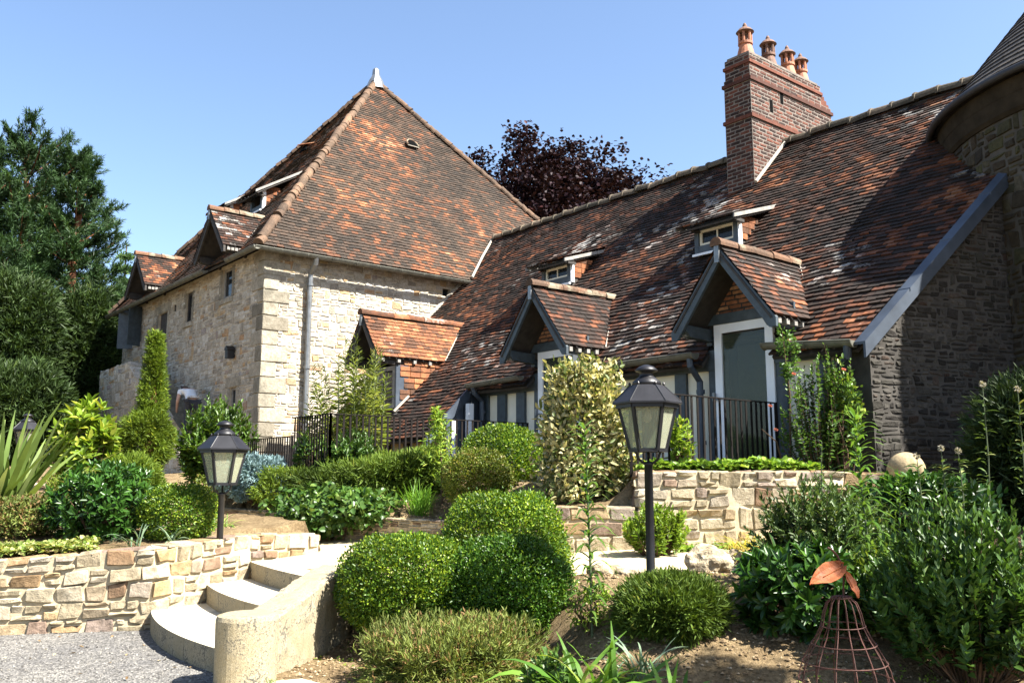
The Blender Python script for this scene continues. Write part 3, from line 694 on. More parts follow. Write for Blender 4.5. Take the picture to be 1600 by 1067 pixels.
# glazed doors with their dormers
fW = lambda a, b, d: H(a, -d, b)
for (a, b, c, d), (cc, hw, za, zl) in zip(DOORS, ((-3.36, 0.88, 4.84, 3.68), (0.68, 0.88, 4.74, 3.62))):
    dm = dormer(wing, cc, hw, za, zl, -0.66, tmW, 0.0, 'tile', 'ridge', 'brick', beam_z=d + 0.003)
    dd = window(wing, fW, a, b, c, d, -0.03, 'white', (0, 0), 0.13, 'glazed_door', 'glass', None)
    mb = MB(); mb.hbox(a - 0.02, b - 0.28, 0.55, 0.58, c, d + 0.05); mb.hbox(b - 0.2, b + 0.06, 0.5, 0.53, c, d + 0.05); mb.hbox(a - 0.5, b + 0.6, 1.0, 1.03, c, d + 0.1, 1); mb.build('curtain', [M['curtain'], M['dark']], dd)
    mb = MB(); mb.box(fW(a - 0.02, c + 1.0, 0.09), EU * 0.03, EZ * 0.12, ET * 0.04); mb.tube([fW(a + 0.05, c + 1.02, 0.03), fW(a + 0.05, c + 1.02, 0.08), fW(a + 0.16, c + 1.02, 0.08)], 0.009, 6); mb.build('handle', M['zinc'], dd)
# dormer on the lower sweep of the roof, beside the stone house
dm0 = dormer(wing, -8.43, 0.7, 4.99, 4.0, -1.12, tmW, -0.55, 'tile_new', 'tile_new', None, 0.1, 'timber_d', 0.17, 2.85, 0.6, 'tilehung')
window(dm0, lambda a, b, d: H(a, -0.55 - d, b), -8.95, -7.92, 2.95, 3.85, -0.02, 'timber_g', (1, 0), 0.09)
mb = MB(); mb.box(H(-7.86, -0.6, 2.8), EU * 0.05, ET * 0.3, EZ * 1.05); mb.build('corner_board', M['lead'], dm0)
mb = MB(); mb.tube([H(-7.78, -0.66, 2.86), H(-7.78, -0.3, 3.2)], 0.03, 5); mb.build('mortar_fillet', M['mortarline'], dm0)
# shed dormers
shed_dormer(wing, -5.98, -5.08, 1.95, 5.62, 6.05, zW, 0.32, -6.2, -5.0, 0.28, 'panel')
shed_dormer(wing, -1.78, -0.84, 1.95, 5.56, 6.02, zW, 0.32, -2.0, -0.72, 0.3, 'panel')
# lower wall and board-clad end under the sweep
mb = MB(); mb.hbox(-10.64, -5.75, -0.92, -0.7, 0.2, 2.36); mb.build('lower_wall', M['plaster'], wing)
for s in (-9.3, -8.6, -7.6, -6.9, -6.2):
    mb = MB(); mb.hbox(s, s + 0.16, -0.98, -0.92, 0.2, 2.2); mb.build('post', M['timber_d'], wing)
mb = MB(); mb.prism([H(-5.78, -0.7, 0.5), H(-5.78, 0.3, 0.5), H(-5.78, 0.3, 3.6), H(-5.78, -0.9, 2.45)], EU * 0.06)
x = -0.92
while x < 0.0: mb.prism([H(-5.72, x + 0.01, 0.5), H(-5.72, x + 0.17, 0.5), H(-5.72, x + 0.17, 3.36 + x + 0.17), H(-5.72, x + 0.01, 3.36 + x)], EU * 0.02); x += 0.18
mb.build('end_boarding', M['lead'], wing)
mb = MB(); mb.prism([H(-5.71, -1.25, 2.02), H(-5.71, -0.2, 3.07), H(-5.71, -0.2, 3.3), H(-5.71, -1.25, 2.25)], EU * 0.05); mb.build('bargeboard', M['lead'], wing)
mb = MB(); mb.hbox(-5.6, -5.46, -0.85, -0.72, 0.8, 2.55); mb.hbox(-5.6, -5.5, -0.4, -0.28, 0.8, 2.9); mb.build('porch_post', M['white'], wing)
# gutters and downpipes
gutter(wing, H(-5.66, -0.31, 3.27), H(-4.06, -0.31, 3.31)); gutter(wing, H(-2.68, -0.31, 3.31), H(-0.06, -0.31, 3.3), 0.085); gutter(wing, H(1.14, -0.31, 3.3), H(2.47, -0.33, 3.19), 0.085)
pipe(wing, [H(-5.5, -0.31, 3.25), H(-5.5, -0.26, 3.1), H(-5.5, -0.08, 2.95), H(-5.5, -0.07, 1.0)], 0.05, 'lead', [H(-5.5, -0.07, 2.75)])
pipe(wing, [H(-0.16, -0.31, 3.26), H(-0.16, -0.3, 3.12), H(-0.16, -0.09, 2.9), H(-0.16, -0.08, 1.2)], 0.05, 'lead', [H(-0.16, -0.08, 2.75), H(-0.16, -0.08, 2.0)])
pipe(wing, [H(2.38, -0.33, 3.15), H(2.36, -0.31, 3.0), H(1.92, -0.12, 2.78), H(1.86, -0.08, 2.62), H(1.86, -0.08, 1.2)], 0.055, 'lead', [H(1.86, -0.08, 2.5), H(1.86, -0.08, 1.9)])
# the rough stone gable
gd = (ET + EU * 0.344).normalized(); gn = (EU - ET * 0.344).normalized(); g0 = H(vs_(-0.12) + 0.02, -0.12, 0)
fG = lambda a, b, d: g0 + gd * a + EZ * b + gn * d
mb = MB(); k = 1 / math.hypot(1, 0.344)
gp = [(0, 0.6), (3.6, 0.6), (3.6, 3.2 + 3.6 * k), (0.0, 3.2 - 0.04)]
mb.prism([fG(a, b, 0) for a, b in gp], gn * -0.45)
masonry(mb, fG, [gp], (0.05, 0.105), (0.08, 0.27), 0.011, 0.006, 0.016, 1, 0.6, (), False, 1.3)
mb.hbox(1.95, 2.5, 0.06, 0.28, 0.6, 3.1)
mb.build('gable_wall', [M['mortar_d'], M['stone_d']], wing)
# chimney
c0, c1, k0, k1 = -2.36, -1.72, 3.72, 6.65
mb = MB(); mb.hbox(c0, c1, k0, k1, 6.6, 9.5, 0); mb.hbox(c0 + 0.02, c1 - 0.02, k0 + 0.02, 6.3, 9.5, 9.93, 0)
HO = [(0.6, 0.72, 9.13 - 6.6, 9.4 - 6.6), (1.02, 1.14, 9.13 + 0.06 - 6.6, 9.46 - 6.6)]; HO = [(0.62, 0.74, 2.22, 2.50), (1.0, 1.12, 2.50, 2.80)]
bricks(mb, H(c1, k0, 6.6), ET, EZ, [(0, 0), (k1 - k0, 0), (k1 - k0, 2.9), (0, 2.9)], 1, 0.23, 0.078, HO)
bricks(mb, H(c0, k0, 6.6), EU, EZ, [(0, 0), (c1 - c0, 0), (c1 - c0, 2.9), (0, 2.9)], 1, 0.23, 0.078)
bricks(mb, H(c0, k1, 6.6), -ET, EZ, [(0, 1.2), (k1 - k0, 1.2), (k1 - k0, 2.9), (0, 2.9)], 1, 0.23, 0.078)
bricks(mb, H(c1, k1, 6.6), -EU, EZ, [(0, 1.2), (c1 - c0, 1.2), (c1 - c0, 2.9), (0, 2.9)], 1, 0.23, 0.078)
bricks(mb, H(c1 - 0.02, k0 + 0.02, 9.5), ET, EZ, [(0, 0), (2.56, 0), (2.56, 0.43), (0, 0.43)], 1, 0.23, 0.078)
bricks(mb, H(c0 + 0.02, k0 + 0.02, 9.5), EU, EZ, [(0, 0), (0.6, 0), (0.6, 0.43), (0, 0.43)], 1, 0.23, 0.078)
for zz, e in ((8.56, 0.035), (9.34, 0.035)): mb.hbox(c0 - e, c1 + e, k0 - e, k1 + e, zz, zz + 0.07, 2)
mb.hbox(c0 - 0.01, c1 + 0.01, k0 - 0.01, 6.34, 9.72, 9.785, 2); mb.hbox(c0 + 0.05, c1 - 0.05, k0 + 0.06, 6.25, 9.93, 9.99, 0)
for i in range(4): mb.hbox(c0 + 0.02, c1 - 0.02, 6.3, 6.60 - i * 0.08, 9.5 + i * 0.075, 9.575 + i * 0.075, 2)
for (a, b, c, d) in HO: mb.hbox(c1 - 0.004, c1 + 0.004, k0 + a + 0.005, k0 + b - 0.005, 6.6 + c + 0.005, 6.6 + d - 0.005, 3)
ch = mb.build('chimney', [M['mortar_b'], M['brick'], M['brick'], M['dark']], wing)
mb = MB(); mb.tube([H(c1 + 0.05, k0 - 0.03, 7.2), H(c1 + 0.06, 4.3, 7.82), H(c1 + 0.05, 4.85, 8.36)], 0.035, 6); mb.build('mortar_fillet', M['mortarline'], ch)
for i, (t, mt, sc_) in enumerate(((4.06, 'terracotta', 1.0), (4.86, 'terra_d', 0.98), (5.56, 'terracotta', 0.98), (6.06, 'terracotta', 0.95))):
    p = H((c0 + c1) / 2, t, 9.985); k = sc_; mb = MB()
    mb.lathe(p, [(0.20 * k, 0), (0.15 * k, 0.2 * k), (0.125 * k, 0.3 * k), (0.15 * k, 0.31 * k), (0.15 * k, 0.36 * k), (0.12 * k, 0.37 * k)], 16)
    for j in range(6):
        a = 2 * math.pi * j / 6; mb.tube([p + V((0.12 * k * math.cos(a), 0.12 * k * math.sin(a), 0.36 * k)), p + V((0.12 * k * math.cos(a), 0.12 * k * math.sin(a), 0.57 * k))], 0.028 * k, 6)
    mb.lathe(p, [(0.06 * k, 0.36 * k), (0.06 * k, 0.56 * k)], 8, 1)
    mb.lathe(p, [(0.14 * k, 0.56 * k), (0.185 * k, 0.585 * k), (0.13 * k, 0.65 * k), (0.045 * k, 0.71 * k), (0.045 * k, 0.74 * k), (0.02 * k, 0.79 * k)], 16, 1)
    o = mb.build('chimney_pot', [M[mt], M['terra_d']], ch); o['label'] = 'sooty brown clay chimney pot' if i == 1 else None or 'orange terracotta chimney pot'

# ================================================================== THE ROUND TOWER (right)
TC = V((9.74, 12.6, 0)); TR = 3.0; TZ = 6.95
tower = thing('round_tower', (TC.x, TC.y, 1.0), 'dark round stone tower with a conical slate roof at the right edge', 'tower')
mb = MB(); mb.lathe(TC, [(TR, 0.4), (TR, TZ)], 72)
fT = lambda a, b, d: TC + V(((TR + d) * math.cos(a / TR), (TR + d) * math.sin(a / TR), b))
masonry(mb, fT, [[(math.radians(120) * TR, 1.0), (math.radians(290) * TR, 1.0), (math.radians(290) * TR, 6.42), (math.radians(120) * TR, 6.42)]], (0.09, 0.15), (0.12, 0.32), 0.02, 0.01, 0.035, 1, 0.5)
for z0, z1, e in ((6.42, 6.47, 0.03), (6.47, 6.68, 0.045), (6.68, 6.88, 0.09)): mb.lathe(TC, [(TR + e, z0), (TR + e + 0.04, z1)], 72, 2)
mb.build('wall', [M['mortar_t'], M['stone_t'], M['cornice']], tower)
mb = MB(); zt = TZ + 3.9; steps = 34
for i in range(steps):
    r0 = (TR + 0.18) * (1 - i / steps); r1 = (TR + 0.18) * (1 - (i + 1.15) / steps); n = max(8, int(2 * math.pi * r0 / 0.24))
    for j in range(n):
        a0 = 2 * math.pi * (j + 0.5 * (i % 2)) / n; a1 = a0 + 2 * math.pi / n * 0.97; zz = TZ + (zt - TZ) * i / steps; z1 = TZ + (zt - TZ) * (i + 1.15) / steps
        P = [TC + V(((r0 + 0.025) * math.cos(a), (r0 + 0.025) * math.sin(a), zz)) for a in (a0, a1)] + [TC + V((max(r1, 0.01) * math.cos(a), max(r1, 0.01) * math.sin(a), z1)) for a in (a1, a0)] + [TC + V((r0 * math.cos(a), r0 * math.sin(a), zz - 0.015)) for a in (a0, a1)]
        mb.add(P, [(0, 1, 2, 3), (4, 5, 1, 0)])
mb.lathe(TC, [(TR + 0.16, TZ - 0.02), (0.02, zt - 0.05)], 60, 1)
trf = mb.build('roof', [M['slate'], M['timber_d']], tower)
mb = MB(); ring = [TC + V(((TR + 0.24) * math.cos(2 * math.pi * j / 90), (TR + 0.24) * math.sin(2 * math.pi * j / 90), TZ - 0.03)) for j in range(90)]
mb.tube(ring, 0.055, 10, 0, True, True); mb.build('gutter', M['gutter_d'], tower, True)

# ================================================================== GROUND
def ss(x, a, b):
    t = min(1, max(0, (x - a) / (b - a))); return t * t * (3 - 2 * t)
def pathz(x, y): return 0.553 + 0.047 * ((x + 2.98) * 0.83 + (y - 10.42) * 0.555)
UB = [(-10.5, 18.4), (-9, 17.5), (-5.5, 15.0), (-3.46, 13.5), (-1.04, 11.8), (-0.6, 11.3), (0.3, 10.0), (1.38, 10.08), (4.6, 10.55)]
WL = [(-14, 8.0), (-8, 8.62), (-5.045, 8.93), (-3.58, 9.25), (-3.2, 9.9), (-2.95, 10.4), (-2.35, 11.15)]
PATH = [(-3.02, 10.45), (-2.3, 9.5), (-1.62, 8.3), (-1.45, 8.4), (-1.0, 8.75), (-0.2, 8.62), (0.35, 8.3), (0.9, 8.08), (1.6, 8.12), (2.3, 8.0), (3.0, 8.3), (3.6, 9.2), (4.3, 10.55), (1.4, 10.2), (0.25, 10.1), (-0.6, 11.4), (-1.0, 11.9), (-3.4, 13.6), (-5.5, 15.1), (-9, 17.6), (-9.8, 17.2), (-6.3, 14.4), (-3.2, 11.9), (-2.35, 11.2), (-2.8, 10.5)]
LBED = [(-40, 8.0), (-14, 8.15), (-8, 8.77), (-5.045, 9.1), (-3.7, 9.4), (-3.35, 9.98), (-3.1, 10.5), (-2.45, 11.3), (-3.3, 11.98), (-6.35, 14.5), (-9.9, 17.25), (-14, 21), (-40, 34)]
UBED = [(-9.05, 17.65), (-5.5, 15.15), (-3.46, 13.65), (-0.95, 11.95), (-0.5, 11.42), (0.38, 10.17), (1.3, 10.25), (1.45, 10.25), (4.7, 10.7), (14, 12), (40, 40), (-40, 60), (-40, 34.5), (-14, 21.5)]
FBED = [(-1.95, 3), (-1.86, 6.9), (-1.55, 8.2), (-1.45, 8.4), (-1.0, 8.75), (-0.2, 8.62), (0.35, 8.3), (0.9, 8.08), (1.6, 8.12), (2.3, 8.0), (3.0, 8.3), (3.6, 9.2), (4.4, 10.6), (14, 12), (40, 20), (40, 3)]
def inside(P, x, y):
    c = False
    for i in range(len(P)):
        (x0, y0), (x1, y1) = P[i], P[i - 1]
        if (y0 > y) != (y1 > y) and x < (x1 - x0) * (y - y0) / (y1 - y0) + x0: c = not c
    return c
CTRL = [(-9, 18, 1.45), (-5.5, 15.4, 1.08), (-3.4, 13.9, 1.0), (-1, 12.1, 0.97), (0.3, 10.4, 1.1), (1.0, 10.5, 1.18), (1.6, 10.4, 1.56), (3, 10.8, 1.56), (4.5, 11, 1.4), (-3.7, 15.2, 1.5), (-2.7, 14.1, 1.48), (-1.2, 14.6, 1.5), (0, 13, 1.4),
        (0.9, 11.6, 1.5), (2.5, 12, 1.58), (1.2, 12.5, 1.58), (-5.6, 20, 1.75), (-12, 28, 2), (-12, 20, 1.75), (-4, 18, 1.0), (-3, 17, 1.0), (-30, 50, 2.4), (30, 50, 2.4), (6, 12, 1.2), (12, 14, 1.2)]
def hz(x, y):
    if inside(PATH, x, y): return pathz(x, y) - 0.03
    if inside(LBED, x, y): return min(0.70 + 0.085 * (y - 9) + 0.05 * ss(x, -5, -3), 1.9)
    if inside(UBED, x, y):
        a = b = 0
        for cx, cy, cz in CTRL:
            w_ = 1 / (((x - cx) ** 2 + (y - cy) ** 2) ** 1.5 + 0.01); a += w_ * cz; b += w_
        return a / b
    if inside(FBED, x, y):
        sx = ss(x, -0.1, 0.9); k = ss(y, 7.5 - 2.1 * sx, 8.65 - 0.55 * sx) * (0.12 + 0.88 * ss(x, -1.7, -0.3)); return (pathz(x, 8.2) - 0.01) * k + max(0, y - 8.1) * 0.07 + 0.02
    return -0.03
def soil_bump(x, y): return 0.035 * MN.noise(V((x * 1.3, y * 1.3, 0))) + 0.02 * MN.noise(V((x * 5, y * 5, 3))) + 0.012 * MN.noise(V((x * 17, y * 17, 7)))
def ground_z(x, y): return hz(x, y)
def lines(a, b, st): return list(np.arange(a, b, st))
gx = [-900, -300, -120, -70] + lines(-50, -14, 3) + lines(-14, -7, 0.5) + lines(-7, -2, 0.12) + lines(-2, 3.6, 0.07) + lines(3.6, 6, 0.15) + lines(6, 14, 1) + lines(14, 60, 6) + [70, 120, 300, 900]
gy = [-300, -50, -10] + lines(0, 4.6, 0.5) + lines(4.6, 9, 0.07) + lines(9, 13, 0.12) + lines(13, 18, 0.3) + lines(18, 32, 1) + lines(32, 80, 6) + [90, 150, 400, 1200]
mb = MB(); Z = [[hz(x, y) for x in gx] for y in gy]
vs = [(x, y, Z[j][i] + (soil_bump(x, y) if Z[j][i] > 0 and abs(x) < 14 and y < 30 else 0)) for j, y in enumerate(gy) for i, x in enumerate(gx)]
nx = len(gx)
mb.add(vs, [(j * nx + i, j * nx + i + 1, (j + 1) * nx + i + 1, (j + 1) * nx + i) for j in range(len(gy) - 1) for i in range(nx - 1)])
m, n, b = newmat('garden soil')
t1 = noise(n, 3.0, 6, 0.6); t2 = noise(n, 28, 8, 0.75); t3 = noise(n, 0.35, 2)
c = ramp(n, t1.outputs[0], [(0.3, (0.14, 0.10, 0.055)), (0.7, (0.29, 0.225, 0.13))]).outputs[0]
c = mixc(n, 0.9, c, ramp(n, t2.outputs[0], [(0.36, (0.42, 0.38, 0.32)), (0.62, (1.25, 1.2, 1.15))]).outputs[0], 'MULTIPLY')
gx_ = N(n, "ShaderNodeSeparateXYZ"); L(n, N(n, "ShaderNodeTexCoord").outputs['Object'], gx_.inputs[0])
far = math_(n, 'GREATER_THAN', gx_.outputs[1], 26.0)
c = mixc(n, far, c, ramp(n, t1.outputs[0], [(0.3, (0.03, 0.05, 0.012)), (0.7, (0.06, 0.09, 0.025))]).outputs[0])
L(n, c, b.inputs['Base Color']); b.inputs['Roughness'].default_value = 1.0; b.inputs['Specular IOR Level'].default_value = 0.1
bump(n, b, t2.outputs[0], 1.0, 0.05)
tagset(mb.build('ground', m, None, True), kind='structure')
# gravel yard
m, n, b = newmat('grey gravel')
vo = N(n, "ShaderNodeTexVoronoi"); vo.inputs['Scale'].default_value = 55; L(n, N(n, "ShaderNodeTexCoord").outputs['Object'], vo.inputs['Vector'])
t1 = noise(n, 1.2, 6, 0.65); t2 = noise(n, 70, 6, 0.8); t3 = noise(n, 9, 8, 0.75)
c = ramp(n, vo.outputs['Color'], [(0.1, (0.075, 0.072, 0.068)), (0.5, (0.155, 0.15, 0.14)), (0.95, (0.26, 0.25, 0.23))]).outputs[0]
c = mixc(n, 0.8, c, ramp(n, t1.outputs[0], [(0.3, (0.72, 0.72, 0.74)), (0.7, (1.12, 1.1, 1.05))]).outputs[0], 'MULTIPLY')
c = mixc(n, 0.8, c, ramp(n, t3.outputs[0], [(0.36, (0.55, 0.53, 0.5)), (0.5, (1, 1, 1)), (0.75, (1.15, 1.12, 1.05))]).outputs[0], 'MULTIPLY')
L(n, c, b.inputs['Base Color']); b.inputs['Roughness'].default_value = 0.95; b.inputs['Specular IOR Level'].default_value = 0.15
bump(n, b, math_(n, 'ADD', vo.outputs['Distance'], t3.outputs[0]), 0.9, 0.02); M['gravel'] = m
def sheet(name, P, zf, mat, sub=0.12, jit=0.03):
    pts = []
    for i in range(len(P)):
        a, c = V((*P[i], 0)), V((*P[(i + 1) % len(P)], 0)); k = max(1, min(60, int((c - a).length / sub)))
        for j in range(k): q = a.lerp(c, j / k); pts.append((q.x + random.gauss(0, jit), q.y + random.gauss(0, jit), zf(q.x, q.y)))
    bm = bmesh.new(); f = bm.faces.new([bm.verts.new(p) for p in pts]); 
    if f.normal.z < 0: f.normal_flip()
    bmesh.ops.triangulate(bm, faces=bm.faces[:]); me = bpy.data.meshes.new(name); bm.to_mesh(me); bm.free(); me.materials.append(mat)
    a = me.attributes.new('rnd', 'FLOAT_VECTOR', 'FACE'); o = link(name, me); o['kind'] = 'structure'; return o
sheet('gravel_yard', [(-60, -20), (-1.9, -20), (-1.9, 6.7), (-1.7, 8.4), (-2.3, 9.6), (-3.0, 10.5), (-3.3, 10.0), (-3.6, 9.35), (-5.05, 9.03), (-8, 8.72), (-14, 8.1), (-60, 8.0)], lambda x, y: 0.0, M['gravel'], 0.5, 0.0)
m, n, b = newmat('pale sandy path')
t1 = noise(n, 2.2, 6, 0.6); t2 = noise(n, 60, 8, 0.8); t3 = noise(n, 8, 6)
c = ramp(n, t1.outputs[0], [(0.3, (0.44, 0.365, 0.225)), (0.7, (0.53, 0.455, 0.30))]).outputs[0]
c = mixc(n, 0.8, c, ramp(n, t2.outputs[0], [(0.3, (0.7, 0.66, 0.6)), (0.6, (1.08, 1.07, 1.05))]).outputs[0], 'MULTIPLY')
L(n, c, b.inputs['Base Color']); b.inputs['Roughness'].default_value = 0.95; b.inputs['Specular IOR Level'].default_value = 0.15
bump(n, b, math_(n, 'ADD', t2.outputs[0], t3.outputs[0]), 0.6, 0.01); M['path'] = m
sheet('path', PATH, pathz, M['path'])
# loose clods and pebbles on the bare soil (countless)
vsn = []; fsn = []; pts = []
while len(pts) < 5200:
    x = random.uniform(-1.7, 4.2); y = random.uniform(5.3, 8.2)
    if inside(FBED, x, y) and MN.noise(V((x * 1.5, y * 1.5, 5))) > -0.25: pts.append((x, y, random.uniform(0.004, 0.02) * (1.9 if random.random() < 0.06 else 1)))
for _ in range(1500):
    x = random.uniform(-4.5, 0.2); y = random.uniform(11.6, 14.2)
    if inside(UBED, x, y): pts.append((x, y, random.uniform(0.006, 0.02)))
cmb = MB()
for x, y, r in pts:
    p = V((x, y, hz(x, y) + soil_bump(x, y) + r * 0.3)); k = [V((r * random.uniform(0.6, 1.2) * a, r * random.uniform(0.6, 1.2) * b_, r * random.uniform(0.5, 0.9) * c_)) + p for a, b_, c_ in ((1, 0, 0), (-1, 0, 0), (0, 1, 0), (0, -1, 0), (0, 0, 1))]
    cmb.add(k, [(0, 2, 4), (2, 1, 4), (1, 3, 4), (3, 0, 4)])
M['clod'] = mat_stone('soil clods', [(0, (0.10, 0.068, 0.038)), (0.6, (0.235, 0.172, 0.10)), (1, (0.36, 0.29, 0.19))], bstr=0.3)
tagset(cmb.build('soil_clods', M['clod']), 'crumbly brown clods and pebbles on the bare soil of the beds', 'soil', kind='stuff')
pmb = MB()
for _ in range(2600):
    x = random.uniform(-5.4, -1.9); y = random.uniform(6.2, 9.2); r = random.uniform(0.004, 0.012)
    if inside(LBED, x, y) or x > -1.95 + (y - 6.8) * 0.2: continue
    p = V((x, y, 0.0 + r * 0.2)); k = [V((r * random.uniform(0.6, 1.3) * a, r * random.uniform(0.6, 1.3) * b_, r * c_)) + p for a, b_, c_ in ((1, 0, 0), (-1, 0, 0), (0, 1, 0), (0, -1, 0), (0, 0, 0.8))]
    pmb.add(k, [(0, 2, 4), (2, 1, 4), (1, 3, 4), (3, 0, 4)])
M['pebble'] = mat_stone('gravel pebbles', [(0, (0.05, 0.048, 0.045)), (0.5, (0.14, 0.135, 0.125)), (1, (0.30, 0.285, 0.25))], bstr=0.2)
tagset(pmb.build('loose_gravel', M['pebble']), 'loose grey pebbles scattered over the gravel yard', 'gravel', kind='stuff')

# ================================================================== GARDEN WALLS
class Line:
    def __init__(s, P):
        s.P = [V((*p, 0)) for p in P]; s.c = [0]
        for a, b_ in zip(s.P, s.P[1:]): s.c.append(s.c[-1] + (b_ - a).length)
        s.L = s.c[-1]
    def pn(s, a):
        a = min(max(a, 0), s.L - 1e-4)
        for i in range(len(s.P) - 1):
            if a <= s.c[i + 1]: break
        d = (s.P[i + 1] - s.P[i]).normalized(); q = s.P[i] + d * (a - s.c[i]); n0 = V((d.y, -d.x, 0))
        sm = 0.12
        for j, sg in ((i, -1), (i + 1, 1)):
            if 0 < j < len(s.P) - 1 and abs(a - s.c[j]) < sm:
                o = (s.P[j + 1] - s.P[j]).normalized() if sg > 0 else (s.P[j] - s.P[j - 1]).normalized(); n1 = V((o.y, -o.x, 0))
                n0 = (n0 * (0.5 + 0.5 * abs(a - s.c[j]) / sm) + n1 * (0.5 - 0.5 * abs(a - s.c[j]) / sm)).normalized()
        return q, n0
def lerp_tab(T, a):
    for (a0, v0), (a1, v1) in zip(T, T[1:]):
        if a <= a1: return v0 + (v1 - v0) * (max(a, a0) - a0) / (a1 - a0)
    return T[-1][1]
def garden_wall(name, P, zb, zt, label, hr, lr, d=0.025, q=0.015, th=0.32, split=0.5, mat='stone_w', mort='mortar_w', mort_top=0.0, top=True, cat='wall'):
    ln = Line(P); mb = MB(); st = 0.1; k = int(ln.L / st) + 1; Hn = 1.0
    hn = max(z for _, z in zt) - min(z for _, z in zb)
    ring = []
    for i in range(k + 1):
        a = ln.L * i / k; p, n = ln.pn(a); b0 = lerp_tab(zb, a) - 0.2; t0 = lerp_tab(zt, a) - 0.012
        ring.append([p + EZ * b0, p + EZ * t0, p - n * th + EZ * t0, p - n * th + EZ * b0])
    vs = [q_ for r in ring for q_ in r]
    fs = [(4 * i + j, 4 * i + (j + 1) % 4, 4 * i + 4 + (j + 1) % 4, 4 * i + 4 + j) for i in range(k) for j in range(4)] + [(0, 1, 2, 3), (4 * k, 4 * k + 3, 4 * k + 2, 4 * k + 1)]
    mb.add(vs, fs, 0)
    def f(a, b_, dd):
        p, n = ln.pn(a); z0 = lerp_tab(zb, a); z1 = lerp_tab(zt, a); return p + n * dd + EZ * (z0 + (z1 - z0) * b_ / hn)
    masonry(mb, f, [[(0, 0), (ln.L, 0), (ln.L, hn), (0, hn)]], hr, lr, d, q, 0.016, 1, split, (), False, 0.6)
    if top:
        def g(a, b_, dd):
            p, n = ln.pn(a); return p - n * (b_ - 0.015) + EZ * (lerp_tab(zt, a) - 0.012 + dd * 0.6)
        masonry(mb, g, [[(0, 0), (ln.L, 0), (ln.L, th), (0, th)]], (th, th), (0.2, 0.42), d, q * 0.7, 0.02, 1, 0)
        for end in (0.0, ln.L):
            p, n = ln.pn(end); dirv = V((-n.y, n.x, 0)) * (1 if end else -1)
            zb_, zt_ = lerp_tab(zb, end), lerp_tab(zt, end)
            masonry(mb, lambda a, b_, dd: p - n * a + EZ * (zb_ + b_) + dirv * dd, [[(0, 0), (th, 0), (th, zt_ - zb_ - 0.01), (0, zt_ - zb_ - 0.01)]], hr, (th, th), d, q, 0.02, 1, 0)
    o = mb.build(name, [M[mort], M[mat]]); return tagset(o, label, cat)
wl = Line(WL); c = wl.c
garden_wall('retaining_wall', WL, [(0, -0.02), (30, -0.02)], [(0, 0.66), (c[2], 0.70), (c[3], 0.80), (c[5], 0.86), (c[6], 0.82)], 'curving beige stone retaining wall beside the steps and gravel yard', (0.085, 0.125), (0.15, 0.31), 0.026, 0.014, 0.32, 0.36)
B1 = UB[:6]
garden_wall('border_wall', list(UB[:7]), [(0, 0.85), (1.75, 0.75), (6.0, 0.63), (8.5, 0.60), (12, 0.58), (20, 0.62)], [(0, 1.45), (1.75, 1.35), (6.0, 1.06), (8.5, 0.99), (11.5, 0.95), (13.5, 1.0), (20, 1.05)], 'low brown stone border wall edging the planted bank above the pale path', (0.07, 0.12), (0.16, 0.36), 0.022, 0.014, 0.25, 0.5)
garden_wall('border_wall', [(0.28, 10.02), (1.36, 10.08)], [(0, 0.66), (2, 0.68)], [(0, 1.18), (2, 1.19)], 'short pale block wall between the clipped box and the terrace wall', (0.13, 0.2), (0.26, 0.5), 0.022, 0.012, 0.3, 0.0)
garden_wall('terrace_wall', [(1.42, 10.75), (1.38, 10.08), (4.6, 10.55), (5.4, 10.75)], [(0, 0.66), (10, 0.78)], [(0, 1.57), (3, 1.57), (4.3, 1.5), (10, 1.46)], 'taller multicoloured stone terrace wall below the railing and glazed door', (0.10, 0.16), (0.15, 0.33), 0.026, 0.016, 0.3, 0.5)

# steps, cheek wall and paving
m, n, b = newmat('stained limestone')
t1 = noise(n, 4, 6, 0.65); t2 = noise(n, 52, 8, 0.78); t3 = noise(n, 110, 4, 0.7)
c = ramp(n, t1.outputs[0], [(0.3, (0.26, 0.212, 0.125)), (0.7, (0.37, 0.32, 0.22))]).outputs[0]
k = math_(n, 'ADD', t2.outputs[0], math_(n, 'MULTIPLY', t1.outputs[0], 0.55))
c = mixc(n, ramp(n, k, [(0.80, (0, 0, 0)), (0.90, (1, 1, 1))]).outputs[0], c, (0.09, 0.085, 0.07))
c = mixc(n, 0.6, c, ramp(n, t3.outputs[0], [(0.35, (0.6, 0.58, 0.54)), (0.6, (1.1, 1.1, 1.1))]).outputs[0], 'MULTIPLY')
L(n, c, b.inputs['Base Color']); b.inputs['Roughness'].default_value = 0.92; b.inputs['Specular IOR Level'].default_value = 0.2
bump(n, b, math_(n, 'ADD', t2.outputs[0], t3.outputs[0]), 0.7, 0.012); M['lime'] = m
M['tread'] = mat_plain('pale limestone tread', (0.44, 0.395, 0.295), 0.9, 0.30, 3.2, bumpy=0.5, spec=0.2)
steps = thing('stone_steps', (-2.8, 8.8, 0), 'three curved pale limestone steps climbing from gravel to path', 'steps')
BK = V((0.83, 0.555, 0))
def bez(a, c_, b_, t): return a * (1 - t) ** 2 + c_ * 2 * t * (1 - t) + b_ * t * t
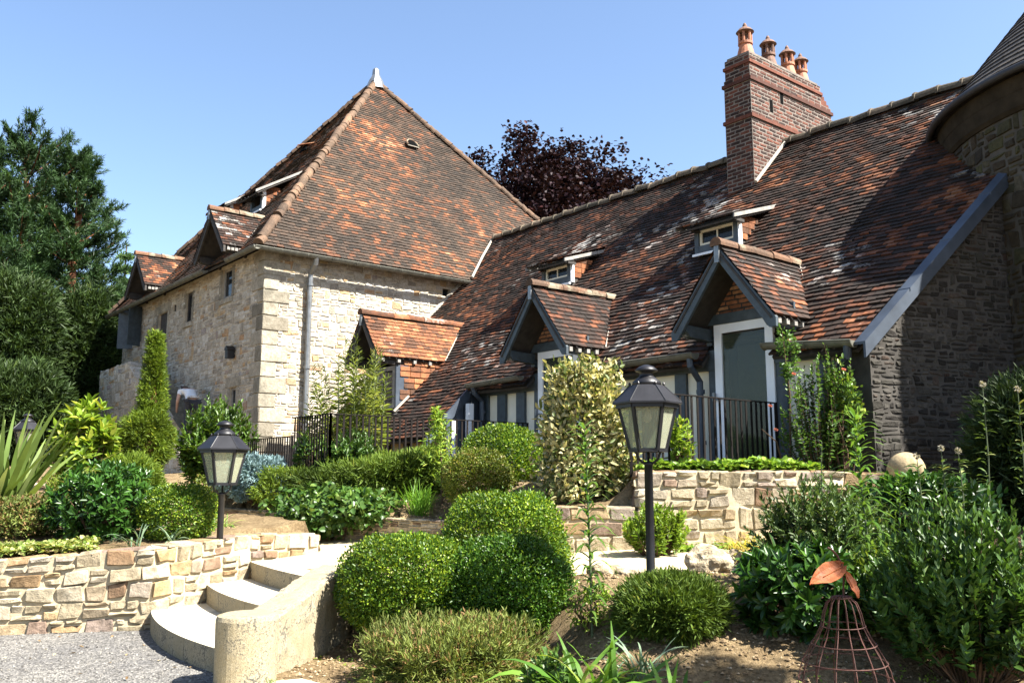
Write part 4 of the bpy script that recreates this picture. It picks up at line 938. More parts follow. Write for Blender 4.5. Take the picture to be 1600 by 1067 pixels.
for P0, P1, bul, z0, z1 in (((-3.6, 9.24), (-2.1, 7.05), 0.30, -0.05, 0.185), ((-3.27, 9.86), (-1.9, 7.85), 0.22, 0.1, 0.375), ((-2.98, 10.42), (-1.72, 8.5), 0.12, 0.28, 0.56)):
    a, b_ = V((*P0, 0)), V((*P1, 0)); cc = (a + b_) / 2 - BK * bul * 1.0; mb = MB()
    for t0, t1 in ((0, 0.32), (0.323, 0.66), (0.663, 1.0)):
        fr = [bez(a, cc, b_, t0 + (t1 - t0) * i / 10) for i in range(11)]; bk = [p + (V((0.2, 0.78, 0)) * tt_ + V((0.36, 0.72, 0)) * (1 - tt_)) * 1.05 for p, tt_ in ((fr[-1], t1), (fr[0], t0))]
        P = [p + EZ * z0 for p in fr] + [p + EZ * z0 for p in bk]
        mb.prism(P, EZ * (z1 - z0))
    o = mb.build('step', M['lime'], steps); o.data.materials.append(M['tread'])
    for p in o.data.polygons:
        if p.normal.z > 0.9: p.material_index = 1
cheek = thing('stair_cheek_wall', (-1.9, 7.4, 0), 'sloping stained limestone cheek wall ending in a round front pillar', 'wall')
mb = MB(); mb.lathe((-1.95, 6.84, -0.1), [(0.228, 0), (0.222, 0.2), (0.226, 0.57), (0.216, 0.598), (0.18, 0.608)], 36, 0)
o = mb.build('pillar', M['lime'], cheek)
mb = MB(); a, b_ = V((-1.97, 6.9, 0)), V((-1.60, 8.4, 0)); d = (b_ - a).normalized(); sx = V((d.y, -d.x, 0)) * 0.15
K = 44; vs = []
prof = [(-1, 0.0)] + [(-1, i / 8) for i in range(1, 8)] + [(-1.0, 0.965), (-0.93, 0.995)] + [(-0.8 + 0.32 * i, 1.0) for i in range(6)] + [(0.93, 0.995), (1.0, 0.965)] + [(1, 1 - i / 8) for i in range(1, 8)] + [(1, 0.0)]
m_ = len(prof)
for i in range(K + 1):
    p = a.lerp(b_, i / K); zt = 0.44 + 0.27 * ss(i / K, -0.05, 1.05)
    for e_, h_ in prof:
        q = p + sx * e_ + EZ * (-0.1 + (zt + 0.1) * h_); k_ = 0.016 * MN.noise(q * 5) + 0.009 * MN.noise(q * 14) + 0.005 * MN.noise(q * 34)
        vs.append(q + sx.normalized() * (e_ * k_) + EZ * (k_ * 0.8 if h_ > 0.9 else 0))
mb.add(vs, [(m_ * i + j, m_ * i + j + 1, m_ * i + m_ + j + 1, m_ * i + m_ + j) for i in range(K) for j in range(m_ - 1)] + [tuple(range(m_ - 1, -1, -1)), tuple(range(m_ * K, m_ * K + m_))])
mb.build('cheek', M['lime'], cheek)
mb = MB(); stone_patch(mb, lambda x, y, dd: V((-1.52 + x * 0.3 + dd, 8.42 + x, 0.42 + y)), 0, 0.2, 0, 0.22, 0.05, 0.01, 0); mb.box((-1.55, 8.42, 0.2), (0.03, 0.2, 0), (-0.2, 0.05, 0), (0, 0, 0.44)); mb.build('end_stone', M['brick_p'], cheek)
mb = MB(); mb.prism([(-2.75, 6.25, -0.05), (-2.2, 6.62, -0.05), (-1.55, 6.9, -0.05), (-0.95, 6.35, -0.05), (-1.3, 5.0, -0.05), (-3.2, 5.0, -0.05)], (0, 0, 0.085))
tagset(mb.build('paving_slab', M['tread']), kind='structure')

# ------------------------------------------------------------------ boulders
def boulder(px, py, Y, r, label, sq=(1, 0.9, 0.75)):
    p = at(px, py, Y); z = ground_z(p.x, p.y); bm = bmesh.new(); bmesh.ops.create_icosphere(bm, subdivisions=4, radius=1); sd_ = random.random() * 50
    for v in bm.verts:
        q_ = v.co; k = 1 + 0.30 * MN.noise(q_ * 1.1 + V((sd_, 0, 0))) + 0.12 * MN.noise(q_ * 3 + V((sd_, 3, 0))) + 0.05 * MN.noise(q_ * 9)
        v.co = V((q_.x * r * sq[0], q_.y * r * sq[1], q_.z * r * sq[2])) * k + V((p.x, p.y, z + r * 0.35))
    me = bpy.data.meshes.new('boulder'); bm.to_mesh(me); bm.free(); me.materials.append(M['rock'])
    at_ = me.attributes.new('rnd', 'FLOAT_VECTOR', 'FACE'); at_.data.foreach_set('vector', [0.5] * 3 * len(me.polygons))
    return tagset(link('boulder', me), label, 'boulder', 'boulders edging the pale path')
M['rock'] = mat_stone('edging rock', [(0, (0.40, 0.33, 0.22)), (1, (0.40, 0.33, 0.22))], fine_scale=14, bstr=1.0, blotch=(0.35, 1.4))
boulder(1108, 905, 8.05, 0.17, 'brown and cream rock to the right of the nearer lamp post', (1.2, 0.8, 0.9))
boulder(948, 905, 8.2, 0.13, 'pale rock to the left of the nearer lamp post by the lily stem', (1.3, 0.9, 0.7))
boulder(1150, 868, 8.6, 0.11, 'small pale rock at the right end of the path before dark shrubs', (0.8, 0.8, 1.0))
boulder(985, 905, 8.1, 0.10, 'flat tan rock hidden behind the low juniper beside the lamp post', (1.5, 0.8, 0.6))
# stone ball on its pier
p = at(1416, 735, 9.9); ball = thing('stone_ball', (p.x, p.y, p.z - 0.2), 'mossy round stone ball on a short pier before the dark gable', 'ball')
mb = MB(); mb.lathe(p, [(0.2 * math.sin(math.pi * (i + 0.5) / 24), -0.2 * math.cos(math.pi * (i + 0.5) / 24)) for i in range(24)], 32, 0, (0.3, 0.3, 0.3))
M['ball'] = mat_stone('mossy ball stone', [(0, (0.30, 0.23, 0.13)), (1, (0.34, 0.27, 0.17))], bstr=0.4)
mb.build('ball', M['ball'], ball, True)
mb = MB(); z = p.z - 0.19; mb.box((p.x - 0.3, p.y - 0.3, 0.5), (0.6, 0, 0), (0, 0.6, 0), (0, 0, z - 0.58)); mb.box((p.x - 0.36, p.y - 0.36, z - 0.08), (0.72, 0, 0), (0, 0.72, 0), (0, 0, 0.08))
mb.build('pier', M['ball'], ball)

# ================================================================== OUTSIDE STAIR OF THE STONE HOUSE
stair = thing('outside_staircase', H(-15, -3, 1.6), 'stone outside staircase with sloping parapet climbing the stone house', 'staircase')
prof = [(-11.9, 0.9), (-11.9, 1.75), (-16.7, 4.55), (-19.3, 4.5), (-19.3, 0.9)]
mb = MB(); mb.prism([H(s, -3.5, z) for s, z in prof], ET * 0.34, 0)
masonry(mb, lambda a, b_, dd: H(a, -3.5 - dd, b_), [prof], (0.11, 0.17), (0.18, 0.4), 0.015, 0.008, 0.016, 1, 0.4)
sl_ = (H(-16.7, -3.52, 4.56) - H(-11.9, -3.52, 1.76)); e_ = sl_.normalized(); n_ = ET.cross(e_); n_ = n_ if n_.z > 0 else -n_
masonry(mb, lambda a, b_, dd: H(-11.9, -3.52, 1.76) + e_ * a + ET * b_ + n_ * dd, [[(0, 0), (sl_.length, 0), (sl_.length, 0.38), (0, 0.38)]], (0.38, 0.38), (0.5, 0.9), 0.02, 0.006, 0.01, 1, 0)
masonry(mb, lambda a, b_, dd: H(-11.9 + dd, -3.5 + a, b_), [[(0, 0.9), (0.34, 0.9), (0.34, 1.72), (0, 1.72)]], (0.15, 0.25), (0.34, 0.34), 0.015, 0.006, 0.012, 1, 0)
mb.build('parapet', [M['mortar'], M['stone_h']], stair)
mb = MB()
for i in range(14): mb.hbox(-19.3, -12.2 - i * 0.34, -3.16, TF - 0.02, 1.5 + i * 0.2, 1.7 + i * 0.2)
mb.build('flight', M['quoin'], stair)

# ================================================================== RAILINGS
def railing(P0, P1, zb, zt, label, sp=0.11, bw=0.032, last=True):
    P0, P1 = V(P0), V(P1); r = thing('railing', (P0.x, P0.y, zb), label, 'railing', 'black iron railings round the house terrace')
    d = (P1 - P0); Ln = d.length; d.normalize(); k = int(Ln / sp)
    mb = MB(); mb.beam(P0 + EZ * zt, P1 + EZ * zt, 0.03, 0.016); mb.build('top_rail', M['iron_b'], r)
    mb = MB(); mb.beam(P0 + EZ * (zb + 0.1), P1 + EZ * (zb + 0.1), 0.022, 0.014); mb.build('bottom_rail', M['iron_b'], r)
    mb = MB(); mb.box(P0 + EZ * (zb + 0.02) - d * bw / 2 + V((d.y, -d.x, 0)) * 0.006, d * bw, V((-d.y, d.x, 0)) * 0.012, EZ * (zt - zb - 0.03)); o = mb.build('baluster', M['iron_b'], r)
    for i in range(1, k):
        q = o.copy(); COL.objects.link(q); q.parent = r; q.matrix_parent_inverse = o.matrix_parent_inverse.copy(); q.location = o.location + d * (Ln * i / k) + V((random.gauss(0, 0.0015), random.gauss(0, 0.0015), 0))
    for e in ([P0, P1] if last else [P0]):
        mb = MB(); mb.box(e + V((-0.018, -0.018, zb - 0.05)), (0.036, 0, 0), (0, 0.036, 0), (0, 0, zt - zb + 0.06)); mb.build('post', M['iron_b'], r)
    return r
F = lambda s, t: H(s, t, 0)
railing(F(1.15, -3.0), F(1.15, -0.12), 1.55, 2.5, 'black railing above the multicoloured terrace wall in front of the right glazed door')
Bc = H(-4.05, -4.1, 0); railing(Bc, F(-4.05, -0.15), 1.45, 2.46, 'long black railing with wide set bars before the low roof sweep')
Ac = Bc + V((UX, UY, 0)) * 1.3; railing(Bc, Ac, 1.45, 2.46, 'short black railing seen edge on behind the leafy bank, its bars crowded', 0.085, last=False)
railing(Ac, Ac + V((UX, UY, 0)) * 2.6, 1.3, 2.16, 'lower brown black railing by the corner of the stone house', 0.085)

# ================================================================== LAMPS
def lamp(x, y, zg, ze, label, k=1.0, rot=0.0):
    r = thing('garden_lamp', (x, y, zg), label, 'lamp', 'black garden lamps with six sided lanterns')
    ph = -math.pi / 2 + math.pi / 6 + rot
    def hx(rad, z, j): a = ph + j * math.pi / 3; return V((x + rad * math.cos(a), y + rad * math.sin(a), z))
    R1, R0, Rr, Rt, Hb = 0.235 * k, 0.145 * k, 0.282 * k, 0.138 * k, 0.37 * k; zb = ze - Hb
    mb = MB(); mb.lathe((x, y, zg - 0.3), [(0.05, 0), (0.05, 0.36), (0.036, 0.4), (0.034, zb - 0.12 - zg + 0.3), (0.045, zb - 0.11 - zg + 0.3), (0.03, zb - 0.09 - zg + 0.3)], 16); mb.build('post', M['lampm'], r, True)
    mb = MB()
    for j in range(3):
        a = ph + j * 2 * math.pi / 3 + 0.5; c_, s_ = math.cos(a), math.sin(a)
        mb.tube([V((x + c_ * q_ * k, y + s_ * q_ * k, zb + z * k)) for q_, z in ((0.01, -0.115), (0.05, -0.1), (0.095, -0.065), (0.105, -0.03), (0.12, 0.0))], 0.011 * k, 8)
    mb.build('bracket', M['lampm'], r)
    mb = MB()
    for j in range(6):
        mb.beam(hx(R0, zb, j), hx(R1, ze, j), 0.026 * k, 0.026 * k, hx(1, 0, j) - V((x, y, 0)))
        mb.beam(hx(R0, zb, j), hx(R0, zb, j + 1), 0.03 * k, 0.03 * k); mb.beam(hx(R1 * 1.02, ze - 0.012, j), hx(R1 * 1.02, ze - 0.012, j + 1), 0.03 * k, 0.04 * k)
        mb.prism([hx(R0, zb, j), hx(R0, zb, j + 1), V((x, y, zb))], EZ * 0.012)
    mb.build('lantern_frame', M['lampm'], r)
    mb = MB(); g1 = [hx(R0 * 0.97, zb, j) for j in range(6)]; g2 = [hx(R1 * 0.97, ze - 0.02, j) for j in range(6)]
    for j in range(6):
        m2 = MB(); m2.prism([g1[j], g1[(j + 1) % 6], g2[(j + 1) % 6], g2[j]], (V((x, y, (zb + ze) / 2)) - (g1[j] + g2[(j + 1) % 6]) / 2).normalized() * 0.004); m2.build('pane', M['lglass'], r)
    mb = MB(); zr = ze + 0.155 * k
    for j in range(6):
        mb.add([hx(Rr, ze, j), hx(Rr, ze, j + 1), hx(Rt, zr, j + 1), hx(Rt, zr, j), hx(Rr, ze + 0.014, j), hx(Rr, ze + 0.014, j + 1)], [(4, 5, 2, 3), (0, 1, 5, 4)])
        mb.tube([hx(Rr * 0.99, ze + 0.016, j), hx(Rt, zr, j)], 0.006 * k, 5); mb.lathe(hx(Rt, zr, j), [(0.008, 0), (0.012, 0.012), (0.004, 0.026)], 8); mb.lathe(hx(Rr * 0.95, ze + 0.02, j), [(0.009, 0), (0.007, 0.012)], 8)
    mb.add([hx(Rr, ze, j) for j in range(6)], [(0, 1, 2, 3, 4, 5)]); mb.add([hx(Rt, zr, j) for j in range(6)], [(0, 1, 2, 3, 4, 5)])
    mb.build('lantern_roof', M['lampm'], r)
    mb = MB(); mb.lathe((x, y, zr), [(0.12 * k, 0), (0.115 * k, 0.03 * k), (0.075 * k, 0.062 * k), (0.058 * k, 0.075 * k), (0.055 * k, 0.105 * k), (0.09 * k, 0.115 * k), (0.095 * k, 0.125 * k), (0.06 * k, 0.155 * k), (0.02 * k, 0.17 * k)], 24); mb.build('chimney_cap', M['lampm'], r, True)
    mb = MB(); mb.lathe((x, y, ze - 0.11 * k), [(0.012 * k, -0.035 * k), (0.03 * k, -0.02 * k), (0.036 * k, 0.0), (0.026 * k, 0.03 * k), (0.018 * k, 0.05 * k), (0.018 * k, 0.09 * k)], 14); mb.build('bulb', M['bulb'], r, True)
    return r
p = at(1011, 632, 7.3); lamp(p.x, p.y, ground_z(p.x, p.y), p.z, 'taller black six sided garden lamp on a post by the path', 1.0, -0.13)
p = at(350, 703, 10.0); lamp(p.x, p.y, ground_z(p.x, p.y), p.z, 'short black six sided garden lamp standing behind the curved retaining wall', 1.0, 0.31)
p = at(42, 672, 17.5); lamp(p.x, p.y, ground_z(p.x, p.y), p.z, 'distant garden lamp half hidden by the spiky plant at far left', 1.0)

# ================================================================== RUSTY WIRE PEAR
pc = at(1318, 1000, 5.0); px5 = 5.0 / 1400; zof = lambda y: at(1318, y, 5.0).z; gz = ground_z(pc.x, 5.0)
pear = thing('pear_sculpture', (pc.x, 5.0, gz), 'rusty wire pear sculpture with two orange sheet metal leaves', 'sculpture')
prof = [(0.004, zof(931)), (0.045, zof(932)), (0.078, zof(941)), (0.098, zof(957)), (0.112, zof(977)), (0.137, zof(993)), (0.165, zof(1006)), (0.20, zof(1025)), (0.228, zof(1045)), (0.242, zof(1070)), (0.235, zof(1105)), (0.20, zof(1140)), (0.13, zof(1165))]
rotp = 0.13
mb = MB()
for j in range(14):
    a = rotp + 2 * math.pi * j / 14; mb.tube([V((pc.x + r_ * math.cos(a), 5.0 + r_ * math.sin(a), z_)) for r_, z_ in prof], 0.0031, 6)
for (r_, z_) in [prof[4], (0.163, zof(1005)), (0.213, zof(1033)), (0.238, zof(1060)), (0.24, zof(1092)), (0.21, zof(1132)), (0.05, zof(932.5))]:
    mb.tube([V((pc.x + (r_ + 0.004) * math.cos(2 * math.pi * j / 36), 5.0 + (r_ + 0.004) * math.sin(2 * math.pi * j / 36), z_ + 0.004 * math.sin(2 * math.pi * j / 36 + 1))) for j in range(36)], 0.0031, 6, 0, True, True)
mb.build('wire_frame', M['rust'], pear)
mb = MB(); mb.tube([at(x, y, 5.0) for x, y in ((1318, 932), (1318, 905), (1318, 893), (1314, 878), (1307, 866), (1299, 858), (1293, 855))], 0.006, 8); mb.build('stem', M['rust'], pear)
def sheet_leaf(base, tip, wd, nrm, cup):
    base, tip, nrm = V(base), V(tip), V(nrm).normalized(); d = tip - base; sx = d.cross(nrm).normalized(); mb = MB(); K = 10; vs = []
    for i in range(K + 1):
        t = i / K; wv = wd * (math.sin(math.pi * min(1, t * 0.96 + 0.02)) ** 0.75) * (1.05 - 0.35 * t)
        for e in (-1, -0.5, 0, 0.5, 1): vs.append(base + d * t + sx * e * wv / 2 + nrm * (cup * wd * (abs(e) ** 1.5 - 0.2) + 0.004 * math.sin(t * 18) * abs(e)) - nrm * 0.1 * d.length * t * t)
    fs = [(5 * i + j, 5 * i + j + 1, 5 * i + 6 + j, 5 * i + 5 + j) for i in range(K) for j in range(4)]
    mb.add(vs, fs); mb.tube([base + nrm * 0.003, base + d * 0.6 + nrm * -0.03 * d.length], 0.003, 5); o = mb.build('leaf', M['rustleaf'], pear)
    md = o.modifiers.new('thick', 'SOLIDIFY'); md.thickness = 0.002
sheet_leaf(at(1318, 884, 5.0), at(1268, 909, 4.93), 0.125, (0.15, -0.75, 0.6), 0.22)
sheet_leaf(at(1319, 893, 5.0), at(1344, 933, 4.97), 0.075, (0.55, -0.75, 0.25), 0.2)

# ================================================================== THE PERSON ON THE STAIR
def skin_body(name, joints, edges, mat, parent, sub=2):
    me = bpy.data.meshes.new(name); me.from_pydata([j[0] for j in joints], edges, []); me.materials.append(mat)
    o = link(name, me, parent); md = o.modifiers.new('skin', 'SKIN'); md.use_smooth_shade = True
    for v, j in zip(me.skin_vertices[0].data, joints): v.radius = j[1] if isinstance(j[1], tuple) else (j[1], j[1])
    me.skin_vertices[0].data[0].use_root = True
    s_ = o.modifiers.new('sub', 'SUBSURF'); s_.levels = s_.render_levels = sub; return o
M['skin'] = mat_plain('skin', (0.42, 0.24, 0.16), 0.55, 0.08, 5); M['shirt'] = mat_plain('white shirt', (0.62, 0.64, 0.66), 0.85, 0.06, 8, bumpy=0.2); M['trouser'] = mat_plain('dark trousers', (0.03, 0.03, 0.035), 0.85, 0.2, 8); M['hair'] = mat_plain('dark brown hair', (0.035, 0.018, 0.012), 0.6, 0.3, 30)
bp = H(-13.5, -2.85, 0); ft = 1.5 + 0.2 * 5
per = thing('person', (bp.x, bp.y, ft), 'person in a white T-shirt bending over on the outside staircase', 'person')
fw = V((UX, UY, 0)); rt = V((UY, -UX, 0))
def J(r_, f_, z_): return tuple(bp + rt * r_ + fw * f_ + EZ * (ft + z_))
hip = J(0, 0, 0.80)
sk = [(hip, 0.125), (J(0, 0.10, 0.95), (0.13, 0.11)), (J(0, 0.22, 1.06), (0.15, 0.11)), (J(0, 0.36, 1.12), (0.14, 0.09)), (J(0, 0.46, 1.14), 0.055), (J(0, 0.57, 1.13), (0.085, 0.095)), (J(0, 0.67, 1.09), (0.075, 0.08)),
      (J(-0.1, 0.0, 0.76), 0.095), (J(-0.11, 0.06, 0.44), 0.062), (J(-0.11, -0.02, 0.08), 0.042), (J(-0.11, 0.14, 0.03), 0.035), (J(0.1, 0.0, 0.76), 0.095), (J(0.11, 0.06, 0.44), 0.062), (J(0.11, -0.02, 0.08), 0.042), (J(0.11, 0.14, 0.03), 0.035),
      (J(-0.19, 0.36, 1.08), 0.06), (J(-0.26, 0.30, 0.84), 0.042), (J(-0.22, 0.44, 0.64), 0.03), (J(-0.2, 0.5, 0.57), 0.026), (J(0.19, 0.36, 1.08), 0.06), (J(0.25, 0.36, 0.84), 0.042), (J(0.2, 0.5, 0.66), 0.03), (J(0.18, 0.55, 0.6), 0.026)]
ed = [(0, 1), (1, 2), (2, 3), (3, 4), (4, 5), (5, 6), (0, 7), (7, 8), (8, 9), (9, 10), (0, 11), (11, 12), (12, 13), (13, 14), (3, 15), (15, 16), (16, 17), (17, 18), (3, 19), (19, 20), (20, 21), (21, 22)]
skin_body('body', sk, ed, M['skin'], per)
up_ = lambda j, k: (j[0], tuple(x * k for x in j[1]) if isinstance(j[1], tuple) else j[1] * k)
sj = [up_(sk[1], 1.16), up_(sk[2], 1.1), up_(sk[3], 1.1), up_(sk[15], 1.18), (tuple((V(sk[15][0]) + V(sk[16][0])) / 2), 0.066), up_(sk[19], 1.18), (tuple((V(sk[19][0]) + V(sk[20][0])) / 2), 0.066), (J(0, 0.03, 0.86), 0.15)]
skin_body('shirt', sj, [(0, 1), (1, 2), (2, 3), (3, 4), (2, 5), (5, 6), (0, 7)], M['shirt'], per)
tj = [up_(sk[0], 1.1)] + [up_(sk[i], 1.14) for i in (7, 8, 9, 11, 12, 13)]
skin_body('trousers', tj, [(0, 1), (1, 2), (2, 3), (0, 4), (4, 5), (5, 6)], M['trouser'], per)
hj = [(J(0, 0.55, 1.17), (0.085, 0.08)), (J(0, 0.62, 1.17), (0.085, 0.075)), (J(0, 0.50, 1.14), (0.07, 0.05))]
skin_body('hair', hj, [(2, 0), (0, 1)], M['hair'], per)

# ================================================================== PLANTS
def na(v): return np.array([v.x, v.y, v.z])
Zv = np.array([0, 0, 1.0])
LM = {}
LM['box'] = mat_leaf('box leaf', (0.028, 0.070, 0.008), (0.090, 0.162, 0.014), (0.205, 0.276, 0.022), 0.74, 0.34, 0.3, 0.5)
LM['box_d'] = mat_leaf('deep box leaf', (0.020, 0.060, 0.007), (0.058, 0.126, 0.012), (0.128, 0.204, 0.020), 0.86, 0.32, 0.25, 0.5)
LM['box_y'] = mat_leaf('yellowing box leaf', (0.058, 0.090, 0.012), (0.128, 0.162, 0.022), (0.205, 0.168, 0.050), 0.84, 0.4, 0.3)
LM['rhodo'] = mat_leaf('glossy dark leaf', (0.014, 0.046, 0.007), (0.036, 0.092, 0.012), (0.072, 0.149, 0.020), 0.9, 0.28, 0.15, 0.55)
LM['fatsia'] = mat_leaf('bright lobed leaf', (0.077, 0.144, 0.012), (0.166, 0.240, 0.025), (0.256, 0.288, 0.040), 0.8, 0.32, 0.3, 0.5)
LM['laurel'] = mat_leaf('laurel leaf', (0.028, 0.066, 0.012), (0.077, 0.132, 0.020), (0.166, 0.216, 0.030), 0.85, 0.3, 0.25, 0.5)
LM['bamboo'] = mat_leaf('bamboo leaf', (0.10, 0.14, 0.03), (0.20, 0.23, 0.065), (0.30, 0.28, 0.10), 0.8, 0.45, 0.4)
LM['spruce'] = mat_leaf('blue spruce needle', (0.085, 0.145, 0.145), (0.19, 0.27, 0.28), None, 0.8, 0.6, 0.1, 0.3)
LM['juni'] = mat_leaf('olive juniper sprig', (0.045, 0.084, 0.010), (0.102, 0.150, 0.018), (0.166, 0.180, 0.030), 0.85, 0.55, 0.2, 0.3)
LM['juni_d'] = mat_leaf('dark juniper sprig', (0.028, 0.054, 0.008), (0.070, 0.108, 0.014), (0.128, 0.132, 0.020), 0.88, 0.55, 0.2, 0.3)
LM['gold'] = mat_leaf('golden cypress sprig', (0.050, 0.088, 0.010), (0.105, 0.150, 0.016), (0.22, 0.25, 0.022), 0.86, 0.5, 0.3, 0.3) # (0.070, 0.114, 0.010), (0.166, 0.216, 0.016), (0.307, 0.324, 0.025), 0.78, 0.5, 0.3, 0.3)
LM['ivy'] = mat_leaf('ivy leaf', (0.032, 0.078, 0.016), (0.070, 0.132, 0.024), (0.128, 0.192, 0.040), 0.85, 0.32, 0.25, 0.5)
LM['ivy_v'] = mat_leaf('variegated ivy leaf', (0.10, 0.16, 0.03), (0.20, 0.25, 0.06), (0.38, 0.38, 0.14), 0.62, 0.4, 0.3)
LM['ivy_b'] = mat_leaf('bright ivy leaf', (0.064, 0.132, 0.016), (0.141, 0.228, 0.030), (0.230, 0.312, 0.050), 0.8, 0.35, 0.3)
LM['elae'] = mat_leaf('cream edged leaf', (0.27, 0.255, 0.11), (0.46, 0.42, 0.23), (0.085, 0.115, 0.03), 0.64, 0.4, 0.25)
LM['silver'] = mat_leaf('grey green leaf', (0.030, 0.070, 0.013), (0.076, 0.145, 0.030), (0.197, 0.279, 0.101), 0.87, 0.38, 0.2, 0.5)
LM['lime'] = mat_leaf('light green leaf', (0.090, 0.168, 0.018), (0.192, 0.276, 0.035), (0.307, 0.360, 0.060), 0.8, 0.36, 0.32)
LM['dull'] = mat_leaf('dull dark leaf', (0.035, 0.065, 0.020), (0.081, 0.124, 0.033), (0.176, 0.195, 0.066), 0.88, 0.38, 0.22)
LM['heath'] = mat_leaf('heather sprig', (0.064, 0.090, 0.018), (0.128, 0.150, 0.030), (0.166, 0.102, 0.040), 0.72, 0.6, 0.2)
LM['lily'] = mat_leaf('lily leaf', (0.045, 0.102, 0.016), (0.096, 0.168, 0.030), None, 0.8, 0.3, 0.35)
LM['iris'] = mat_leaf('strap leaf', (0.058, 0.138, 0.018), (0.115, 0.216, 0.030), (0.205, 0.264, 0.050), 0.85, 0.35, 0.35)
LM['phorm'] = mat_leaf('stiff sword leaf', (0.085, 0.135, 0.026), (0.19, 0.245, 0.07), (0.30, 0.33, 0.14), 0.8, 0.38, 0.3)
LM['blue'] = mat_leaf('blue green strap leaf', (0.10, 0.16, 0.10), (0.19, 0.26, 0.16), None, 0.8, 0.4, 0.25)
LM['grass'] = mat_leaf('ornamental grass', (0.064, 0.156, 0.015), (0.128, 0.240, 0.025), None, 0.8, 0.4, 0.35)
LM['straw'] = mat_leaf('yellow grass', (0.20, 0.20, 0.03), (0.36, 0.30, 0.06), (0.40, 0.26, 0.10), 0.8, 0.5, 0.35)
LM['rose'] = mat_leaf('rose leaf', (0.045, 0.102, 0.022), (0.096, 0.168, 0.040), None, 0.8, 0.35, 0.3)
LM['petal'] = mat_leaf('pink petal', (0.36, 0.11, 0.12), (0.46, 0.20, 0.19), None, 0.8, 0.5, 0.3)
LM['seed'] = mat_leaf('dry seed head', (0.20, 0.18, 0.14), (0.34, 0.31, 0.25), None, 0.8, 0.8, 0.2)
LM['pine'] = mat_leaf('pine needle', (0.014, 0.033, 0.010), (0.036, 0.074, 0.022), (0.06, 0.105, 0.028), 0.85, 0.5, 0.15)
LM['yew'] = mat_leaf('dark conifer needle', (0.013, 0.028, 0.007), (0.034, 0.058, 0.013), (0.065, 0.095, 0.02), 0.88, 0.5, 0.15)
LM['beech'] = mat_leaf('copper beech leaf', (0.010, 0.005, 0.007), (0.022, 0.009, 0.011), (0.045, 0.016, 0.015), 0.9, 0.5, 0.12, 0.25)
LM['broad'] = mat_leaf('tree leaf', (0.03, 0.07, 0.018), (0.07, 0.12, 0.03), None, 0.85, 0.45, 0.3)

def place(x0, y0, x1, y1, Y, ground=True):
    """centre and radii of a plant at depth Y whose outline spans those bounds; its foot is set on the ground there"""
    a, b = at(x0, y1, Y), at(x1, y0, Y); cx = (a.x + b.x) / 2; g = ground_z(cx, Y); zt = b.z
    zb = min(a.z, g + 0.02) if ground else a.z
    return np.array([cx, Y, (zt + zb) / 2]), np.array([(b.x - a.x) / 2, (b.x - a.x) / 2 * 0.9, (zt - zb) / 2]), g
def surf_noise(u, f, seed, amp):
    o = np.array([seed * 1.7, seed * 0.9, seed * 2.3]); s = np.zeros(len(u))
    for k in range(1, 4):
        ph = RNG.normal(size=(3, 3)) * f * k; s += np.sin(u @ ph[0] + o[0] * k) * np.sin(u @ ph[1] + o[1] * k) / k
    return 1 + amp * s
def twigs(name, c, r, g, n, parent, mat='bark', th=0.012):
    mb = MB(); base = V((c[0], c[1], g - 0.05))
    for _ in range(n):
        d = rdir(1)[0]; d[2] = abs(d[2]) * 0.8 - 0.1
        e = V(c + d * r * 0.78); b_ = base + V((random.gauss(0, r[0] * 0.12), random.gauss(0, r[0] * 0.12), 0)); m_ = b_.lerp(e, 0.5) + V((random.gauss(0, .05), random.gauss(0, .05), 0.05))
        mb.tube([b_, m_, e], [th, th * 0.7, th * 0.3], 5)
    return mb.build(name, M[mat], parent)
def clipped(label, bb, Y, mat, n, ln=0.026, wd=0.015, cat='shrub', group=None, amp=0.05, name='box_shrub', sq=2.4, inner=0.30, spike=0.0):
    c, r, g = place(*bb, Y); t = thing(name, (c[0], c[1], g), label, cat, group)
    u = rdir(n); 
    k = (np.abs(u) ** sq).sum(1) ** (-1 / sq); u2 = u * k[:, None]                     # slightly squared ball
    amp_ = (surf_noise(u, 2.2, random.random() * 9, amp) + surf_noise(u, 9.0, random.random() * 9, 0.035) - 1) * (1 - np.abs(RNG.normal(size=n)) * inner * 0.6)
    sprig = (RNG.random(n) < 0.08) * RNG.random(n) * 0.08
    pos = c + u2 * r * (amp_ + sprig)[:, None]
    ok = pos[:, 2] > g - 0.02; pos = pos[ok]; u = u[ok]
    d = unit(unit(u / r) * 0.75 + RNG.normal(size=pos.shape) * 0.6 + Zv * 0.3); nr = unit(unit(u / r) + RNG.normal(size=pos.shape) * 0.75)
    leaves('foliage', pos, d, nr, ln * RNG.uniform(0.7, 1.3, len(pos)), wd * RNG.uniform(0.8, 1.2, len(pos)), LM[mat], t)
    twigs('stem', c, r, g, 14, t); return t
